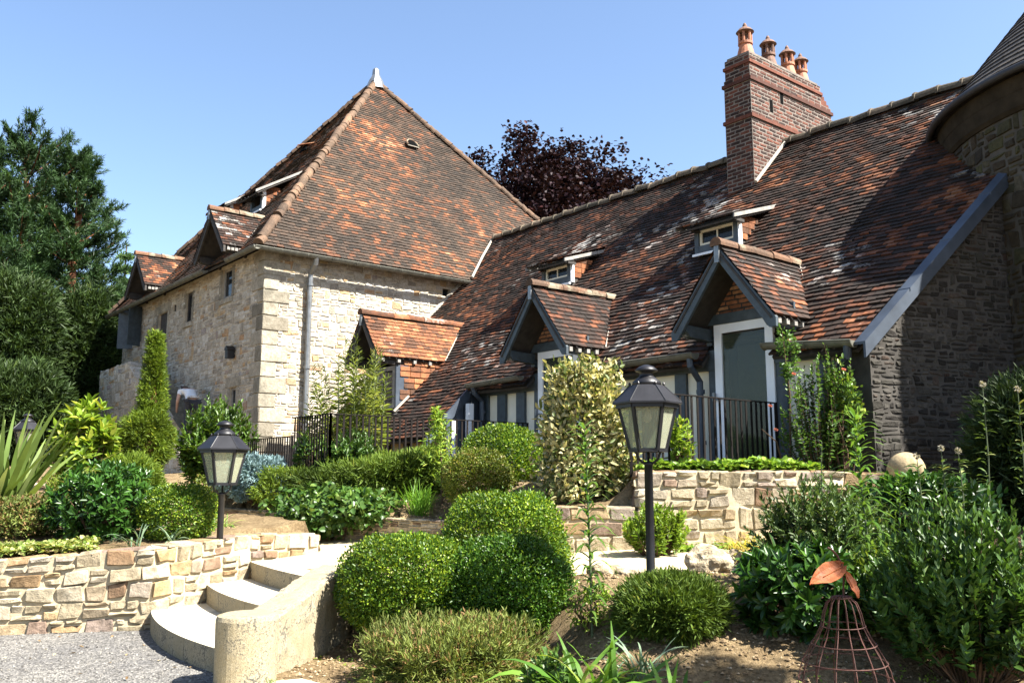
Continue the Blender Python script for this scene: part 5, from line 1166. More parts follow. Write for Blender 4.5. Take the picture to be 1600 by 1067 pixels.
def shrub(label, bb, Y, mat, n, ln, wd, clumps=40, cr=0.28, name='shrub', cat='shrub', group=None, droop=0.15, up=0.35, rosette=0, ground=True, stemn=16, zpow=1.0, fold=0.15, cone=0.0):
    """loose shrub: leaves gathered in clumps spread through the crown, so its outline is uneven and gaps show"""
    c, r, g = place(*bb, Y, ground); t = thing(name, (c[0], c[1], g), label, cat, group)
    cu = rdir(clumps); rad = RNG.uniform(0.35, 1.0, clumps) ** 0.6; cc = cu * rad[:, None]
    if cone: 
        cc[:, 2] = RNG.uniform(-1, 0.95, clumps); ang = RNG.uniform(0, 6.283, clumps); w_ = (1 - cone * (cc[:, 2] + 1) / 2) * RNG.uniform(0.3, 1, clumps) ** 0.5; cc[:, 0] = np.cos(ang) * w_; cc[:, 1] = np.sin(ang) * w_
    cw = c + cc * r * (1 - cr * 0.55)
    tone = RNG.random(clumps)
    i = RNG.integers(0, clumps, n)
    if rosette:
        m = clumps; ros = rosette; i = np.repeat(np.arange(m), ros); cw = cw; tipd = unit(cc * np.array([1, 1, 1.0]) + Zv * up)
        ang = np.tile(np.arange(ros) * 2.4, m) + np.repeat(RNG.random(m) * 6, ros); tilt = np.tile(np.linspace(0.35, 1.25, ros), m) + RNG.normal(size=m * ros) * 0.12
        a = tipd[i]; o1 = unit(np.cross(a, rdir(1) + 0.01)); o2 = np.cross(a, o1)
        d = a * np.cos(tilt)[:, None] + (o1 * np.cos(ang)[:, None] + o2 * np.sin(ang)[:, None]) * np.sin(tilt)[:, None]
        pos = cw[i] + d * 0.01 - a * (tilt[:, None] * ln * 0.25); nr = a + RNG.normal(size=pos.shape) * 0.15
    else:
        pos = cw[i] + np.clip(RNG.normal(size=(n, 3)), -1.8, 1.8) * r * cr * 0.5
        out = unit((pos - c) / r); d = unit(out * 0.6 + RNG.normal(size=(n, 3)) * 0.6 + Zv * up); nr = unit(Zv * 0.7 + out * 0.5 + RNG.normal(size=(n, 3)) * 0.55)
    ok = pos[:, 2] > g - 0.03; pos, d, nr, i = pos[ok], d[ok], nr[ok], i[ok]
    rn = RNG.random((len(pos), 3)); rn[:, 0] = np.clip(rn[:, 0] * 0.6 + tone[i] * 0.4, 0, 1)
    leaves('foliage', pos, d, nr, ln * RNG.uniform(0.65, 1.25, len(pos)), wd * RNG.uniform(0.75, 1.2, len(pos)), LM[mat], t, rn, droop=droop, fold=fold)
    if stemn: twigs('stem', c, r, g, stemn, t)
    return t
def stemmed(label, bb, Y, mat, nst, per, ln, wd, name='shrub', cat='shrub', group=None, upr=0.8, wob=0.10, f0=0.35, droop=0.12, fold=0.2, out=0.5, ground=True, th=0.007, flat=1.0, stem_mat='bark'):
    """shrub of separate leafy shoots: every shoot rises from the base to a tip on an uneven crown and carries leaves along its upper part"""
    c, r, g = place(*bb, Y, ground); t = thing(name, (c[0], c[1], g), label, cat, group)
    u = rdir(nst); u[:, 2] = np.abs(u[:, 2]) * 1.5 - 0.55; rad = RNG.uniform(0.45, 1.0, nst) ** 0.5 * RNG.uniform(0.82, 1.1, nst)
    tip = c + unit(u) * r * rad[:, None]; tip[:, 2] = np.maximum(tip[:, 2], g + 0.08)
    base = np.stack([c[0] + (tip[:, 0] - c[0]) * 0.25, c[1] + (tip[:, 1] - c[1]) * 0.25, np.full(nst, g - 0.04)], 1)
    mid = (base + tip) / 2 + (tip - base) * np.array([0.18, 0.18, 0]) * (1 - upr) * 2 + RNG.normal(size=(nst, 3)) * r * wob
    mid[:, 2] += (tip[:, 2] - base[:, 2]) * 0.12 * (1 - upr)
    B = lambda f: base * (1 - f) ** 2 + mid * 2 * f * (1 - f) + tip * f * f
    mb = MB()
    for i in range(min(nst, 90)):
        mb.tube([V(tuple((base[i] * (1 - f) ** 2 + mid[i] * 2 * f * (1 - f) + tip[i] * f * f))) for f in (0, 0.35, 0.7, 1)], [th, th * 0.8, th * 0.6, th * 0.25], 4, 0, False)
    mb.build('stem', M[stem_mat], t)
    i = np.repeat(np.arange(nst), per); f = f0 + (1 - f0) * np.tile((np.arange(per) + 0.5) / per, nst) ** 0.8; f = np.clip(f + RNG.normal(size=len(f)) * 0.02, 0, 1)
    F = f[:, None]; pos = base[i] * (1 - F) ** 2 + mid[i] * 2 * F * (1 - F) + tip[i] * F * F
    tg = unit(2 * (1 - F) * (mid[i] - base[i]) + 2 * F * (tip[i] - mid[i])); sd = unit(np.cross(tg, rdir(len(f)))); 
    k = out * (1.25 - 0.75 * F ** 3); d = unit(tg * (1 - k) + sd * k + Zv * 0.12 * flat); nr = unit(tg * 0.8 + Zv * 0.5 + RNG.normal(size=pos.shape) * 0.3)
    tone = RNG.random((nst, 3)); rn = np.clip(tone[i] * 0.45 + RNG.random((len(f), 3)) * 0.55 + np.concatenate([0.22 * (F - 0.7), np.zeros((len(f), 2))], 1), 0, 1)
    sz = (1.05 - 0.45 * np.clip((f - 0.8) / 0.2, 0, 1)) * RNG.uniform(0.7, 1.2, len(f)); ok = pos[:, 2] > g - 0.02
    leaves('foliage', pos[ok], d[ok], nr[ok], (ln * sz)[ok], (wd * sz)[ok], LM[mat], t, rn[ok], droop=droop, fold=fold)
    return t
def sprigs(label, bb, Y, mat, n, ln=0.10, wd=0.012, layers=0.5, name='juniper', cat='shrub', group=None, up=0.3, spread=0.5, amp=0.12, cone=None, ground=True, needle=6, inner=0.3, stemn=8, flat=0.0):
    """conifer foliage: each sprig is a short spray of needles pointing outwards"""
    c, r, g = place(*bb, Y, ground); t = thing(name, (c[0], c[1], g), label, cat, group)
    r = np.maximum(r - ln * 0.55, r * 0.55)
    sprig_into(t, c, r, g, mat, n, ln, wd, up, spread, amp, cone, needle, inner, flat)
    if stemn: twigs('stem', c, r, g, stemn, t)
    return t
def sprig_into(t, c, r, g, mat, n, ln, wd, up, spread, amp, cone, needle, inner, flat=0.0, pname='foliage'):
    u = rdir(n); s_ = surf_noise(u, 3.0, random.random() * 9, amp) * (1 - RNG.random(n) ** 1.6 * inner)
    q = u * s_[:, None]
    if cone: 
        h = RNG.random(n); ang = RNG.uniform(0, 6.283, n); w_ = (1 - h) ** cone * (0.25 + 0.75 * np.sqrt(np.clip(h * 5, 0, 1))) * s_
        q = np.stack([np.cos(ang) * w_, np.sin(ang) * w_, h * 2 - 1], 1); u = unit(np.stack([np.cos(ang), np.sin(ang), np.full(n, 0.35)], 1))
    base = c + q * r; ok = base[:, 2] > g - 0.02; base, u = base[ok], u[ok]; m = len(base)
    ax = unit(unit(u / r) + Zv * up + RNG.normal(size=(m, 3)) * spread * 0.6 - Zv * flat * RNG.random((m, 1)))
    k = needle; i = np.repeat(np.arange(m), k); f = np.tile(np.linspace(0, 1, k), m)
    dd = unit(ax[i] + RNG.normal(size=(m * k, 3)) * spread); pos = base[i] + ax[i] * (f * ln * 0.8)[:, None]
    tone = RNG.random((m, 3)); rn = np.clip(tone[i] * 0.7 + RNG.random((m * k, 3)) * 0.3 + (f[:, None] - 0.5) * np.array([0.3, 0, 0]), 0, 1)
    leaves(pname, pos, dd, rdir(m * k), ln * RNG.uniform(0.4, 0.75, m * k), wd, LM[mat], t, rn, droop=0.02, fold=0.05)
def tuft(label, px, py, Y, mat, n, ln, wd, spread=0.6, bend=(0.3, 1.0), name='grass_tuft', cat='grass', group=None, rad=0.05, seg=6, lean=(0, 0), pos=None):
    p = pos if pos is not None else at(px, py, Y); g = ground_z(p.x, p.y); t = thing(name, (p.x, p.y, g), label, cat, group)
    b = np.array([p.x, p.y, g - 0.02]) + np.concatenate([RNG.normal(size=(n, 2)) * rad, np.zeros((n, 1))], 1)
    d = unit(np.concatenate([RNG.normal(size=(n, 2)) * spread + np.array(lean), np.ones((n, 1))], 1))
    blades('leaf_blades', b, d, ln * RNG.uniform(0.6, 1.1, n), wd * RNG.uniform(0.7, 1.15, n), RNG.uniform(*bend, n), LM[mat], t, seg)
    return t
def carpet(label, poly, mat, n, ln, wd, hgt=0.1, name='ivy_carpet', cat='ground cover', kind='stuff', zoff=0.02, edge=None):
    xs = [p[0] for p in poly]; ys = [p[1] for p in poly]; P = []
    while len(P) < n:
        x, y = random.uniform(min(xs), max(xs)), random.uniform(min(ys), max(ys))
        if inside(poly, x, y):
            k = 0.5 + 0.5 * MN.noise(V((x * 3, y * 3, 1))); P.append((x, y, ground_z(x, y) + zoff + hgt * k * random.random() ** 0.5))
    P = np.array(P); d = unit(np.concatenate([RNG.normal(size=(n, 2)), RNG.normal(size=(n, 1)) * 0.35 + 0.15], 1)); nr = unit(Zv + RNG.normal(size=(n, 3)) * 0.45)
    o = leaves(name, P, d, nr, ln * RNG.uniform(0.6, 1.2, n), wd * RNG.uniform(0.7, 1.2, n), LM[mat], None)
    return tagset(o, label, cat, None, kind)

# ---- left bed
c_ = at(20, 745, 11.0); tuft('large spiky plant with pale striped sword leaves at far left', 0, 0, 0, 'phorm', 70, 1.68, 0.080, 0.43, (0.0, 0.28), 'sword_leaf_plant', 'plant', None, 0.10, 7, (0.12, -0.05), V((c_.x - 0.1, 11.0, 0)))
shrub('bright yellow green shrub with lobed glossy leaves beside the spiky plant', (72, 618, 196, 775), 12.6, 'fatsia', 0, 0.17, 0.065, 170, 0.2, 'lobed_leaf_shrub', rosette=9, up=0.7, droop=0.2)
shrub('broad dark green glossy rhododendron above the stone retaining wall', (62, 712, 268, 868), 10.3, 'rhodo', 0, 0.095, 0.032, 420, 0.18, 'rhododendron', rosette=10, up=0.5, droop=0.12)
clipped('small rounded box shrub just left of the short lamp', (222, 758, 338, 852), 10.2, 'box', 15000, 0.026, 0.015, amp=0.06)
shrub('olive green low shrub under the spiky plant at far left', (-60, 768, 100, 862), 10.4, 'heath', 6000, 0.05, 0.02, 120, 0.25, 'low_shrub')
sprigs('yellow green feathery conifer peeking out behind the dark rhododendron', (150, 712, 258, 780), 11.3, 'gold', 2200, 0.12, 0.012, name='conifer_shrub', up=0.5)
clipped('dull olive shrub between the lobed shrub and the rhododendron', (70, 735, 200, 800), 11.3, 'box_y', 5000, 0.04, 0.02, name='low_shrub', amp=0.12)
carpet('creamy variegated ivy carpet along the top of the left retaining wall', [(-5.9, 8.9), (-5.0, 9.0), (-4.25, 9.2), (-4.3, 9.55), (-5.2, 9.6), (-6.3, 9.5)], 'ivy_v', 5200, 0.05, 0.042, 0.14, 'ivy_carpet')
for px, py, Y, l, lb in ((212, 845, 9.75, 0.42, 'blue green strap leaved tuft in front of the rhododendron'), (268, 846, 9.8, 0.36, 'blue green strap leaved tuft in front of the small box shrub'), (322, 838, 9.95, 0.34, 'blue green strap leaved tuft just left of the short lamp post'), (372, 832, 10.25, 0.38, 'thin blue green tuft just right of the short lamp post'), (412, 830, 10.6, 0.5, 'tallest blue green tuft at the right end of the retaining wall'), (432, 830, 10.75, 0.4, 'curling blue green tuft nearest the path')):
    tuft(lb, px, py, Y, 'blue', 16, l, 0.018, 0.5, (0.3, 1.15), 'strap_leaf_tuft', 'plant', 'blue green tufts along the retaining wall', 0.03, 8)
tuft('sprawling yellow green tuft behind the strap leaved tufts', 350, 815, 11.0, 'iris', 40, 0.3, 0.012, 0.8, (0.4, 1.1), 'grass_tuft')
# topiary: cone over ball on one trunk
c1, r1, g1 = place(216, 520, 264, 668, 15.0, False); c2, r2, g2 = place(190, 640, 268, 736, 14.9, False)
r1 = r1 - 0.05; r2 = r2 - 0.05
g1 = ground_z(c2[0], 15.0); tp = thing('topiary_conifer', (c2[0], c2[1], g1), 'golden green clipped conifer with a cone above a ball on one trunk', 'tree')
sprig_into(tp, c1, r1 * np.array([1.15, 1.15, 1]), -9, 'gold', 1700, 0.14, 0.013, 0.6, 0.55, 0.28, 1.05, 6, 0.35, pname='cone')
sprig_into(tp, c2, r2, -9, 'gold', 2800, 0.14, 0.013, 0.4, 0.5, 0.16, None, 6, 0.3, pname='ball')
mb = MB(); mb.tube([V((c2[0] + 0.1, 15, g1 - 0.1)), V((c2[0] + 0.06, 15, c2[2] - r2[2])), V((c2[0], 15.0, c2[2])), V((c1[0], 15.0, c1[2] - r1[2])), V((c1[0], 15.0, c1[2] + r1[2] * 0.7))], [0.17, 0.14, 0.09, 0.07, 0.03], 10); mb.build('trunk', M['bark_r'], tp)
stemmed('dark green laurel with bright young leaves by the house corner', (268, 612, 408, 770), 16.2, 'laurel', 200, 34, 0.13, 0.052, 'laurel_shrub', upr=0.5, f0=0.35, out=0.65)
sprigs('blue grey dwarf spruce behind the short lamp', (338, 712, 450, 778), 14.2, 'spruce', 3000, 0.10, 0.016, name='blue_spruce', up=0.15, amp=0.16, needle=8)
clipped('small yellow green shrub at the foot of the laurel', (290, 742, 345, 772), 14.8, 'box_y', 1800, 0.05, 0.025, name='low_shrub', amp=0.15)
# ---- middle bank
stemmed('tall pale green bamboo against the sunlit stone wall', (462, 520, 622, 705), 16.2, 'bamboo', 70, 44, 0.17, 0.020, 'bamboo', upr=0.75, f0=0.3, out=0.7, droop=0.35, wob=0.10, th=0.010, stem_mat='stem')
stemmed('arching bamboo shoots in front of the small dormer', (545, 515, 622, 680), 15.6, 'bamboo', 18, 40, 0.17, 0.02, 'bamboo', upr=0.5, f0=0.3, out=0.7, droop=0.35, th=0.009, stem_mat='stem')
stemmed('grey green bush with oval leaves behind the long railing', (500, 668, 596, 740), 14.0, 'silver', 110, 26, 0.095, 0.04, 'grey_shrub', upr=0.5, f0=0.3, out=0.6)
shrub('thin trailing green shrub growing at the railing corner', (452, 668, 512, 735), 14.3, 'laurel', 700, 0.08, 0.04, 24, 0.3, 'thin_shrub')
sprigs('wide spreading olive green juniper across the sloping bank', (520, 712, 700, 782), 13.6, 'juni', 4200, 0.17, 0.014, name='juniper', up=0.05, amp=0.3, inner=0.5, flat=0.4)
sprigs('low olive juniper lying left of the wide one, above the ivy', (455, 735, 580, 785), 13.5, 'juni_d', 2400, 0.15, 0.013, name='juniper', up=0.1, amp=0.3, inner=0.5, flat=0.4)
shrub('mound of dark green ivy spilling over the middle of the low border wall', (418, 758, 640, 812), 12.75, 'ivy', 5200, 0.085, 0.07, 90, 0.3, 'ivy_mound', up=0.1, stemn=4)
sprigs('feathery green juniper rising beside the young sapling', (590, 706, 715, 780), 13.4, 'juni', 2600, 0.15, 0.014, name='juniper', up=0.7, amp=0.2, inner=0.4)
sprigs('yellow green heath spreading beside the blue spruce', (395, 732, 500, 790), 13.9, 'gold', 1800, 0.10, 0.012, name='heath', up=0.5, amp=0.2)
tuft('bright green upright grass clump on the bank', 655, 782, 12.4, 'grass', 150, 0.62, 0.012, 0.28, (0.15, 0.7), 'grass_clump', 'grass', None, 0.07)
# sapling
p = at(690, 770, 12.8); g = ground_z(p.x, p.y); sp_ = thing('sapling', (p.x, p.y, g), 'slender young sapling with feathery leaves beside the railing', 'tree')
mb = MB(); top = at(683, 640, 12.8); mb.tube([V((p.x, p.y, g - 0.05)), V((p.x, p.y, g + 0.5)), top], [0.018, 0.014, 0.004], 6); mb.build('trunk', M['bark'], sp_)
k = 750; tt_ = RNG.random(k) ** 0.8; q = np.array([p.x, p.y, g + 0.25]) * (1 - tt_)[:, None] + na(top) * tt_[:, None] + RNG.normal(size=(k, 3)) * np.array([0.16, 0.16, 0.04]) * (1.15 - tt_)[:, None]
leaves('crown', q, unit(RNG.normal(size=(k, 3)) + Zv * 0.3), rdir(k), 0.09, 0.022, LM['lime'], sp_)
clipped('rounded box ball higher on the bank below the cream panels', (722, 664, 848, 740), 12.6, 'box', 17000, 0.032, 0.018, group='clipped box balls', amp=0.05)
clipped('duller olive box ball just in front of the higher ball', (692, 702, 800, 792), 11.9, 'box_y', 14000, 0.032, 0.018, group='clipped box balls', amp=0.08)
clipped('largest box mound, wide and tall, between path and lily stem', (690, 768, 888, 1000), 8.35, 'box', 46000, 0.027, 0.015, group='clipped box balls', amp=0.04, sq=2.8)
clipped('bright box ball nearest the steps and cheek wall', (526, 833, 752, 990), 7.95, 'box', 42000, 0.027, 0.015, group='clipped box balls', amp=0.05)
clipped('deep green box ball low in front of the large mound', (684, 838, 890, 1000), 7.85, 'box_d', 34000, 0.027, 0.015, group='clipped box balls', amp=0.06)
shrub('tall cream and green variegated shrub behind the nearer lamp', (822, 568, 1008, 800), 10.9, 'elae', 8800, 0.085, 0.042, 120, 0.30, 'variegated_shrub', up=0.4, cone=0.5)
stemmed('small light green shrub against the terrace wall behind the lamp post', (966, 778, 1080, 856), 9.5, 'lime', 120, 26, 0.065, 0.028, 'light_green_shrub', upr=0.4, f0=0.35, out=0.6)
carpet('small bright ivy at the foot of the terrace wall', [(1.75, 9.85), (2.6, 9.95), (2.6, 9.7), (1.8, 9.6)], 'ivy_b', 700, 0.05, 0.04, 0.12)
carpet('bright green ivy along the top of the terrace wall', [(1.45, 10.25), (3.6, 10.55), (3.5, 10.95), (1.4, 10.7)], 'ivy_b', 4200, 0.075, 0.06, 0.2)
shrub('small yellow green leafy plant behind the nearer lamp by the railing', (1040, 640, 1082, 712), 10.9, 'lime', 320, 0.09, 0.035, 16, 0.3, 'leafy_plant')
# ---- foreground bed
def lily(label, px, py, ytop, Y, n, ln, wd, lean=0.0, group=None, buds=0, name='lily_stem', k0=0.12, mat='lily'):
    p = at(px, py, Y); g = ground_z(p.x, p.y); top = at(px + lean, ytop, Y); t = thing(name, (p.x, p.y, g), label, 'plant', group)
    a = V((p.x, p.y, g - 0.05)); mid = a.lerp(top, 0.5) + V((random.gauss(0, 0.02), random.gauss(0, 0.02), 0)); mb = MB()
    pt = lambda s: a * (1 - s) ** 2 + mid * 2 * s * (1 - s) + top * s * s
    mb.tube([pt(i / 8) for i in range(9)], [0.011 - 0.0009 * i for i in range(9)], 6); mb.build('stem', M['stem'], t)
    f = np.linspace(k0, 1, n); b = np.array([na(pt(x)) for x in f]); an = np.arange(n) * 2.4
    d = np.stack([np.cos(an), np.sin(an), 0.55 + 0.5 * f], 1)
    blades('leaf_blades', b, d, ln * (0.75 + 0.35 * np.sin(f * 3.0)) * RNG.uniform(0.85, 1.1, n), wd * RNG.uniform(0.85, 1.15, n), RNG.uniform(0.75, 1.1, n) * (1.25 - 0.5 * f), LM[mat], t, 7, twist=0.08)
    if buds:
        mb = MB()
        for i in range(buds):
            an_ = i * 2.4; e = top + V((0.07 * math.cos(an_), 0.07 * math.sin(an_), 0.03 * i / buds + 0.02)); mb.tube([top - EZ * 0.05, e], 0.003, 5)
            mb.tube([e, e + V((0.008 * math.cos(an_), 0.008 * math.sin(an_), 0.02)), e + V((0.012 * math.cos(an_), 0.012 * math.sin(an_), 0.045))], [0.006, 0.011, 0.003], 6)
        mb.build('flower_buds', LM['lime'], t)
    return t
lily('tall lily stem with downcurved leaves standing before the low wall', 925, 965, 665, 7.0, 120, 0.24, 0.027, -12, 'leafy lily stems')
lily('lily stem with pale buds rising in front of the dark gable', 1368, 900, 650, 7.2, 110, 0.26, 0.030, -32, 'leafy lily stems', 5)
lily('shorter lily stem left of the stone ball in the dark shrubs', 1400, 880, 745, 7.9, 60, 0.16, 0.022, 8, 'leafy lily stems')
lily('thin small leaved shoot standing above the dark viburnum', 1290, 850, 690, 8.0, 36, 0.07, 0.02, -6, 'leafy lily stems', 0, 'leafy_shoot', 0.4)
sprigs('low bushy juniper at the foot of the nearer lamp post', (962, 900, 1140, 1005), 6.9, 'juni_d', 5200, 0.10, 0.010, name='juniper', up=0.7, amp=0.14, inner=0.35)
tuft('upright juniper tip growing against the nearer lamp post', 1022, 915, 7.1, 'juni_d', 120, 0.24, 0.012, 0.3, (0.0, 0.3), 'juniper_tip', 'shrub', None, 0.05)
sprigs('straggly brown green heather in the foreground below the box balls', (548, 975, 850, 1095), 6.6, 'heath', 6000, 0.085, 0.009, name='heather', up=0.5, amp=0.4, inner=0.5)
tuft('clump of broad glossy green strap leaves at the bottom edge', 918, 1050, 5.95, 'iris', 72, 0.74, 0.046, 0.6, (0.1, 0.95), 'strap_leaf_clump', 'plant', None, 0.09, 7)
stemmed('low green leafy plant beside the broad strap leaves', (806, 1005, 905, 1095), 6.0, 'rose', 44, 14, 0.08, 0.036, 'leafy_plant', upr=0.5, f0=0.3, out=0.7, th=0.004)
tuft('curving bright green leaves rising at the bottom centre', 1050, 1067, 5.6, 'iris', 11, 0.55, 0.042, 0.35, (0.1, 0.6), 'strap_leaf_clump', 'plant', None, 0.04, 8, (-0.25, 0))
tuft('thin grey green grassy leaves before the low juniper', 1000, 1030, 6.3, 'blue', 34, 0.46, 0.014, 0.65, (0.2, 1.1), 'strap_leaf_tuft', 'plant', None, 0.06, 8)
shrub('sparse yellow green seedling weeds beside the lily stem', (870, 905, 960, 985), 7.1, 'lime', 380, 0.05, 0.016, 26, 0.35, 'weeds', stemn=10)
tuft('tiny grass tuft at the foot of the round pillar', 425, 1055, 6.75, 'grass', 24, 0.12, 0.006, 0.3, (0.1, 0.6), 'grass_tuft', rad=0.02)
pl = []; 
while len(pl) < 260:
    x, y = random.uniform(-1.6, 3.6), random.uniform(5.4, 8.2)
    if inside(FBED, x, y) and MN.noise(V((x * 1.2, y * 1.2, 9))) > 0.0: pl.append((x, y))
pl = np.array(pl); i = np.repeat(np.arange(260), 7); b0 = np.array([[x, y, ground_z(x, y) + 0.01] for x, y in pl])[i] + RNG.normal(size=(1820, 3)) * np.array([0.02, 0.02, 0.012])
tagset(leaves('seedlings', b0, unit(RNG.normal(size=(1820, 3)) * np.array([1, 1, 0.4]) + Zv * 0.4), unit(Zv + RNG.normal(size=(1820, 3)) * 0.4), 0.03 * RNG.uniform(0.5, 1.4, 1820), 0.013, LM['lime'], None), 'tiny green seedlings and weeds dotted over the bare soil', 'weeds', None, 'stuff')
k = 900; pl = np.stack([RNG.uniform(-1.6, 3.8, k), RNG.uniform(5.3, 8.2, k)], 1); pl = np.array([q for q in pl if inside(FBED, q[0], q[1])]); k = len(pl)
LM['litter'] = mat_leaf('dry leaf litter', (0.12, 0.075, 0.035), (0.26, 0.18, 0.09), (0.36, 0.30, 0.17), 0.8, 0.8, 0.1)
tagset(leaves('leaf_litter', np.array([[x, y, ground_z(x, y) + soil_bump(x, y) + 0.008] for x, y in pl]), unit(np.concatenate([RNG.normal(size=(k, 2)), RNG.normal(size=(k, 1)) * 0.12], 1)), unit(Zv + RNG.normal(size=(k, 3)) * 0.25), 0.035 * RNG.uniform(0.4, 1.3, k), 0.015, LM['litter'], None), 'dry brown leaf litter scattered on the soil', 'leaf litter', None, 'stuff')
k = 46; q_ = np.stack([RNG.uniform(-5.2, -2.1, k), RNG.uniform(6.6, 8.9, k)], 1)
tagset(leaves('fallen_leaves', np.concatenate([q_, np.full((k, 1), 0.012)], 1), unit(np.concatenate([RNG.normal(size=(k, 2)), RNG.normal(size=(k, 1)) * 0.15], 1)), unit(Zv + RNG.normal(size=(k, 3)) * 0.25), 0.05 * RNG.uniform(0.4, 1.2, k), 0.022, LM['litter'], None), 'few dry fallen leaves on the grey gravel yard', 'leaf litter', None, 'stuff')
# ---- right hand shrubs
tuft('yellowing arching grass at the right end of the path', 1180, 850, 8.9, 'straw', 210, 0.62, 0.011, 0.55, (0.5, 1.2), 'grass_clump', 'grass', None, 0.13)
stemmed('tall dull green shrub with small pointed leaves right of the terrace wall', (1165, 738, 1405, 950), 8.0, 'dull', 400, 30, 0.062, 0.022, 'small_leaf_shrub', upr=0.6, f0=0.35, out=0.55)
shrub('dark rhododendron with rosettes of oval leaves behind the wire pear', (1140, 838, 1350, 1020), 6.9, 'rhodo', 0, 0.11, 0.040, 260, 0.2, 'rhododendron', rosette=9, up=0.35, droop=0.2)
stemmed('large grey green shrub with upright oval leaves at lower right', (1350, 772, 1670, 1045), 6.2, 'silver', 380, 28, 0.084, 0.037, 'grey_shrub', upr=0.75, f0=0.4, out=0.5)
shrub('dark mixed undergrowth between rhododendron and grey green shrub', (1310, 850, 1480, 1030), 6.9, 'laurel', 5200, 0.07, 0.03, 90, 0.25, 'undergrowth')
sprigs('dark feathery bush in the shade of the round tower', (1530, 580, 1720, 830), 10.0, 'yew', 5200, 0.20, 0.018, name='feathery_bush', up=0.5, amp=0.2, inner=0.5)
shrub('shaded green undergrowth below the dark gable wall', (1330, 745, 1560, 860), 9.0, 'rhodo', 5000, 0.10, 0.045, 80, 0.25, 'undergrowth')
# climbing rose
rs = stemmed('climbing rose with pink flowers beside the right glazed door', (1214, 535, 1345, 735), 11.2, 'rose', 90, 34, 0.06, 0.036, 'climbing_rose', 'rose', upr=0.4, f0=0.2, out=0.7, wob=0.16)
c, r, g = place(1205, 545, 1345, 735, 11.2); fl = [(1240, 585), (1203, 635), (1212, 672), (1318, 578)]
for px, py in fl:
    q = at(px, py, 10.75); k = 14; an = np.arange(k) * 2.4; d = np.stack([np.cos(an), np.sin(an) * 0.6 - 0.5, np.sin(an) * 0.7 + 0.4], 1)
    leaves('flower', np.tile(na(q), (k, 1)), d, d + Zv * 0.4, 0.034, 0.032, LM['petal'], rs)
mb = MB()
for sx_, e in ((1235, (1222, 520)), (1225, (1190, 670)), (1250, (1330, 575))):
    a = at(sx_, 735, 11.3); b_ = at(*e, 11.0); mb.tube([a, a.lerp(b_, 0.5) + V((0.05, 0, 0.1)), b_], [0.012, 0.009, 0.004], 5)
mb.build('cane', M['bark'], rs)
shrub('rose shoot reaching up past the gutter beside the glazed door', (1212, 505, 1250, 600), 11.1, 'rose', 420, 0.05, 0.03, 22, 0.25, 'rose_shoot', 'rose', ground=False, stemn=0)
shrub('dark climber shading the downpipe by the gable corner', (1285, 565, 1345, 700), 11.0, 'laurel', 1500, 0.06, 0.035, 40, 0.3, 'climber', ground=True)
# dried seed heads on tall stems
for px, y0, y1, Y, lb in ((1535, 600, 800, 7.6, 'tallest seed head stalk with a woolly top before the tower'), (1470, 700, 830, 7.8, 'seed head stalk left of a pair, before the gable'), (1497, 704, 830, 7.8, 'seed head stalk right of a pair, before the gable'), (1432, 712, 830, 8.0, 'bent seed head stalk just right of the stone ball'), (1590, 608, 800, 7.4, 'seed head stalk at the extreme right edge')):
    p = at(px + 12, y1 + 60, Y); g = ground_z(p.x, p.y); top = at(px, y0, Y); t = thing('seed_head_stalk', (p.x, p.y, g), lb, 'plant', 'tall stalks with round seed heads')
    mb = MB(); mb.tube([V((p.x, p.y, g - 0.03)), V((p.x, p.y, g)).lerp(top, 0.6) + V((0.02, 0, 0)), top], [0.007, 0.006, 0.003], 6); mb.build('stem', M['stem'], t)
    k = 60; d = rdir(k); leaves('seed_head', na(top) + d * 0.012, d, rdir(k), 0.022, 0.008, LM['seed'], t)
    k = 40; f = RNG.uniform(0.45, 0.93, k); b = np.array([p.x, p.y, g]) * (1 - f)[:, None] + na(top) * f[:, None]; d = unit(np.concatenate([RNG.normal(size=(k, 2)), np.full((k, 1), 0.5)], 1))
    blades('leaf_blades', b, d, 0.12 * RNG.uniform(0.5, 1.2, k), 0.02, 0.5, LM['dull'], t, 4)

# ================================================================== TREES
def limb(mb, p, d, ln, r, depth, ends, seg=4, gn=0.18, upb=0.12, kids=3):
    pts = [V(p)]; dd = V(d).normalized(); rs_ = [r]
    for i in range(seg):
        dd = (dd + V((random.gauss(0, gn), random.gauss(0, gn), random.gauss(0, gn * 0.6) + upb))).normalized(); pts.append(pts[-1] + dd * ln / seg); rs_.append(r * (1 - 0.5 * (i + 1) / seg))
    mb.tube(pts, rs_, 6 if depth > 1 else 5)
    if depth <= 0: ends.append((pts[-1], dd)); ends.append((pts[-2], dd)); return
    for k in range(kids):
        i = random.randint(max(1, seg - 2), seg); a = V((random.gauss(0, 1), random.gauss(0, 1), random.gauss(0.1, 0.6))).normalized()
        limb(mb, pts[i], dd * 0.75 + a * 0.75, ln * random.uniform(0.55, 0.8), rs_[i] * 0.65, depth - 1, ends, seg, gn, upb, kids)
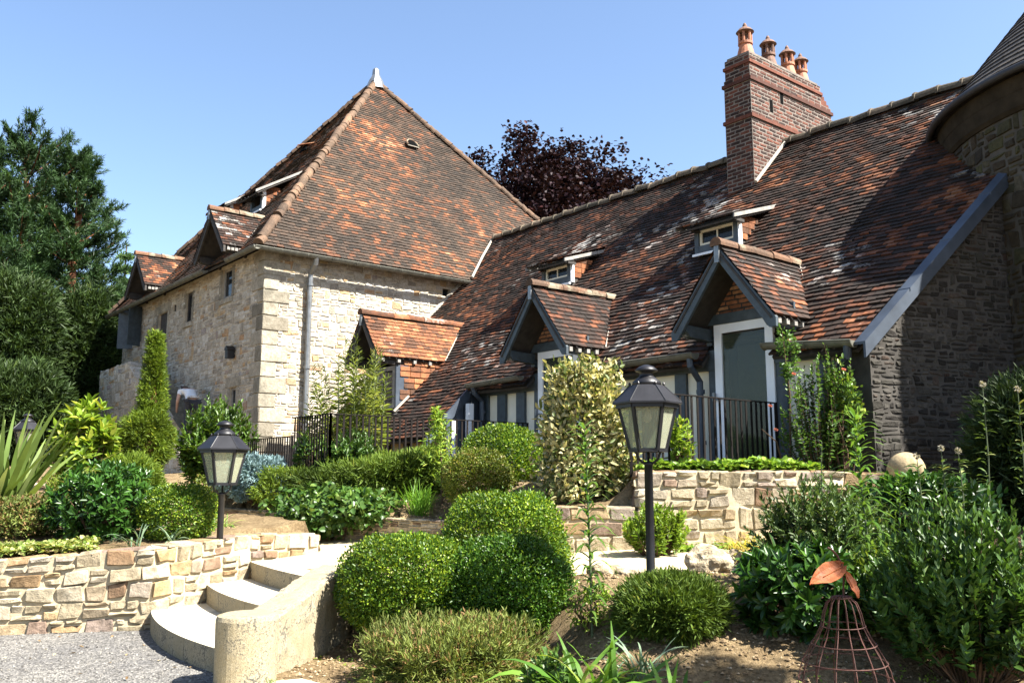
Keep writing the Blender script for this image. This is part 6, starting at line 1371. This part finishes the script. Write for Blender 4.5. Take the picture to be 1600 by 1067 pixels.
def pine(label, px, Y, ytop, zb, rad, nb, seed, group=None):
    random.seed(seed); top = at(px, ytop, Y); g = ground_z(top.x, Y); H_ = top.z - g; H_ -= rad * 0.30; top = top - EZ * (rad * 0.30); t = thing('pine_tree', (top.x, Y, g), label, 'tree', group)
    mb = MB(); tr = [V((top.x + random.gauss(0, 0.1), Y, g - 0.3 + (H_ + 0.2) * i / 8)) for i in range(9)]; mb.tube(tr, [0.36 * (1 - i / 9.5) + 0.03 for i in range(9)], 8); P = []; D = []
    for i in range(nb):
        f = (i + random.random()) / nb; z = g + H_ * (zb + (1 - zb) * f); an = i * 2.4 + random.gauss(0, 0.4)
        ln = rad * (0.32 + 0.68 * (1 - f) ** 0.75) * random.uniform(0.6, 1.25); tilt = 0.75 * f - 0.12 + random.gauss(0, 0.08)
        d = V((math.cos(an), math.sin(an), tilt)).normalized(); b_ = V((top.x, Y, z)); pts = [b_ + d * ln * s + EZ * (0.28 * ln * s * s) for s in (0, 0.35, 0.7, 1)]
        mb.tube(pts, [0.07 * (1 - f) + 0.03, 0.05 * (1 - f) + 0.02, 0.03, 0.012], 5)
        m = int(12 + ln * 12)
        for k in range(m):
            s = 0.3 + 0.7 * (k + random.random()) / m; q = b_ + d * ln * s + EZ * (0.28 * ln * s * s); w_ = 0.16 * ln * (1.25 - s)
            q = q + V((random.gauss(0, 1) * w_ * 1.4, random.gauss(0, 1) * w_ * 1.4, random.gauss(0.1, 0.22) * w_)); P.append(q); D.append((d + EZ * 0.55 + V((random.gauss(0, .4), random.gauss(0, .4), random.gauss(0, .3)))).normalized())
    for k in range(8): P.append(top + V((random.gauss(0, .12), random.gauss(0, .12), -0.15 * k))); D.append(EZ)
    mb.build('trunk', M['bark_r'], t)
    P = np.array([tuple(p) for p in P]); D = np.array([tuple(p) for p in D]); k = 36; i = np.repeat(np.arange(len(P)), k); f = np.tile(np.linspace(0, 1, k), len(P))
    d = unit(D[i] + RNG.normal(size=(len(i), 3)) * 0.6); pos = P[i] + D[i] * (f * 0.42)[:, None]
    tone = RNG.random((len(P), 3)); leaves('crown', pos, d, rdir(len(i)), 0.27 * RNG.uniform(0.6, 1.1, len(i)), 0.028, LM['pine'], t, np.clip(tone[i] * 0.7 + 0.3 * RNG.random((len(i), 3)), 0, 1), droop=0.0, fold=0.02)
    random.seed(seed + 1); return t
pine('tall dark green pine at the far left of the garden', 48, 36, 196, 0.10, 4.6, 82, 11, 'pines beyond the stone house')
pine('second pine with its top leaning right, nearer the stone house', 126, 37, 240, 0.12, 2.6, 66, 12, 'pines beyond the stone house')
pine('pine cut off by the left edge of the photo', -75, 34, 230, 0.05, 4.8, 80, 17, 'pines beyond the stone house')
random.seed(21)
for bb, Y, lb in (((-60, 430, 95, 680), 27, 'dark spreading yew below the tall pine at left'), ((60, 455, 200, 700), 29, 'dense dark conifer between the pines and the stone house'), ((-80, 570, 110, 700), 24, 'lower olive green conifer behind the spiky plant'), ((140, 460, 205, 620), 38, 'dark conifer just beside the far end of the stone house'), ((-250, 480, -20, 700), 28, 'dark yew past the left edge')):
    sprigs(lb, bb, Y, 'yew', 5200, 0.42, 0.034, name='conifer', cat='tree', group='dark conifers at the left', up=0.25, amp=0.2, inner=0.5, needle=10, stemn=10, spread=0.55)
# thin far tree
p = at(198, 383, 55); g = ground_z(p.x, 55); t = thing('thin_tree', (p.x, 55, g), 'thin pale tree seen far off between the pines and the house', 'tree')
mb = MB(); mb.tube([V((p.x, 55, g)), p], [0.2, 0.04], 6); mb.build('trunk', M['bark'], t)
k = 2200; f = RNG.random(k) ** 0.7; an = RNG.uniform(0, 6.28, k); lay = np.floor(f * 11) / 11; rr = (1.0 - lay * 0.75) * 1.9 * np.sqrt(RNG.random(k)) * (0.5 + 0.5 * np.sin(an * 2 + lay * 17) ** 2)
pos = np.stack([p.x + np.cos(an) * rr, 55 + np.sin(an) * rr, g + (p.z - g) * (0.35 + 0.65 * (lay * 0.9 + f * 0.1)) + RNG.normal(size=k) * 0.12], 1)
leaves('crown', pos, rdir(k), rdir(k), 0.22, 0.10, LM['broad'], t)
# copper beech behind the roofs
random.seed(5)
def beech(label, px, Y, zt, wdt, n, seedr):
    random.seed(seedr); c = at(px, 300, Y); g = ground_z(c.x, Y); t = thing('copper_beech', (c.x, Y, g), label, 'tree')
    mb = MB(); mb.tube([V((c.x, Y, g - 0.3)), V((c.x + 0.1, Y, g + 2.5)), V((c.x, Y, g + 5))], [0.55, 0.42, 0.36], 10); ends = []
    for k in range(9):
        an = k * 0.698 + random.random() * 0.3; limb(mb, V((c.x, Y, g + 3.5 + 0.2 * k)), V((math.cos(an), math.sin(an), 0.9)), zt * 0.30, 0.2, 2, ends, 4, 0.16, 0.05, 4)
    mb.build('trunk', M['bark'], t)
    E_ = np.array([tuple(e[0]) for e in ends]); R_ = np.array([wdt, wdt, zt * 0.38]); C_ = np.array([c.x, Y, g + zt * 0.66])
    q = (E_ - C_) / R_; l_ = np.linalg.norm(q, axis=1); sc_ = np.where(l_ > 1, 1 / l_, 1)[:, None]; E_ = C_ + (E_ - C_) * sc_
    u = rdir(420); u[:, 2] = np.abs(u[:, 2]) - 0.35 * RNG.random(420); E2 = C_ + u * R_ * RNG.uniform(0.55, 1.02, (420, 1)); E_ = np.concatenate([E_, E2])
    i = RNG.integers(0, len(E_), n); sz = RNG.uniform(0.28, 0.7, len(E_))[i][:, None]
    pos = E_[i] + np.clip(RNG.normal(size=(n, 3)), -1.6, 1.6) * sz * np.array([1, 1, 0.55]); tone = RNG.random((len(E_), 3))
    leaves('crown', pos, unit(RNG.normal(size=(n, 3)) * np.array([1, 1, 0.5])), unit(Zv + RNG.normal(size=(n, 3)) * 0.6), 0.20 * RNG.uniform(0.6, 1.2, n), 0.14, LM['beech'], t, np.clip(tone[i] * 0.6 + RNG.random((n, 3)) * 0.4, 0, 1))
    return t
zt = at(850, 212, 40).z - 2.2
beech('wide purple copper beech rising behind the two roofs', 878, 40, zt, 6.7, 105000, 31)
# far belt of trees closing the horizon (one mass)
k = 26000; x = RNG.uniform(-160, 160, k); y = 90 + RNG.uniform(0, 25, k); hh = 6 + 3 * np.sin(x * 0.11) + 2 * np.sin(x * 0.37 + 1) + RNG.normal(size=k) * 0.6
o = leaves('far_wood', np.stack([x, y, 2 + RNG.random(k) ** 0.6 * hh], 1), rdir(k), rdir(k), 1.5, 0.9, LM['broad'], None); tagset(o, 'far belt of green trees closing the horizon', 'wood', None, 'stuff')

# unseen trees added right of the frame to shade tower foot and lower bed
def shade_tree(label, x, y, zc, rx, rz, n, seedr):
    random.seed(seedr); g = ground_z(x, y); t = thing('unseen_shade_tree', (x, y, g), label, 'tree'); mb = MB(); ends = []
    mb.tube([V((x, y, g - 0.2)), V((x + 0.05, y, g + (zc - g) * 0.5)), V((x, y, zc - rz * 0.3))], [0.2, 0.15, 0.12], 8)
    for k in range(6):
        an = k * 1.05; limb(mb, V((x, y, zc - rz * 0.6)), V((math.cos(an), math.sin(an), 0.7)), rx * 0.6, 0.08, 1, ends, 4, 0.15, 0.05, 3)
    mb.build('trunk', M['bark'], t); u = rdir(150); E_ = np.array([x, y, zc]) + u * np.array([rx, rx, rz]) * RNG.uniform(0.3, 0.95, (150, 1)); i = RNG.integers(0, 150, n)
    leaves('crown', E_[i] + RNG.normal(size=(n, 3)) * rx * 0.13, rdir(n), unit(Zv + RNG.normal(size=(n, 3)) * 0.6), 0.13, 0.08, LM['broad'], t)
shade_tree('unseen leafy tree added for shade beside the round tower, outside the right edge', 10.9, 7.1, 6.4, 2.7, 3.0, 15000, 41)
shade_tree('small unseen leafy tree added for dappled shade near the viewer, outside the right edge', 5.9, 3.7, 6.0, 0.68, 1.0, 1500, 42)
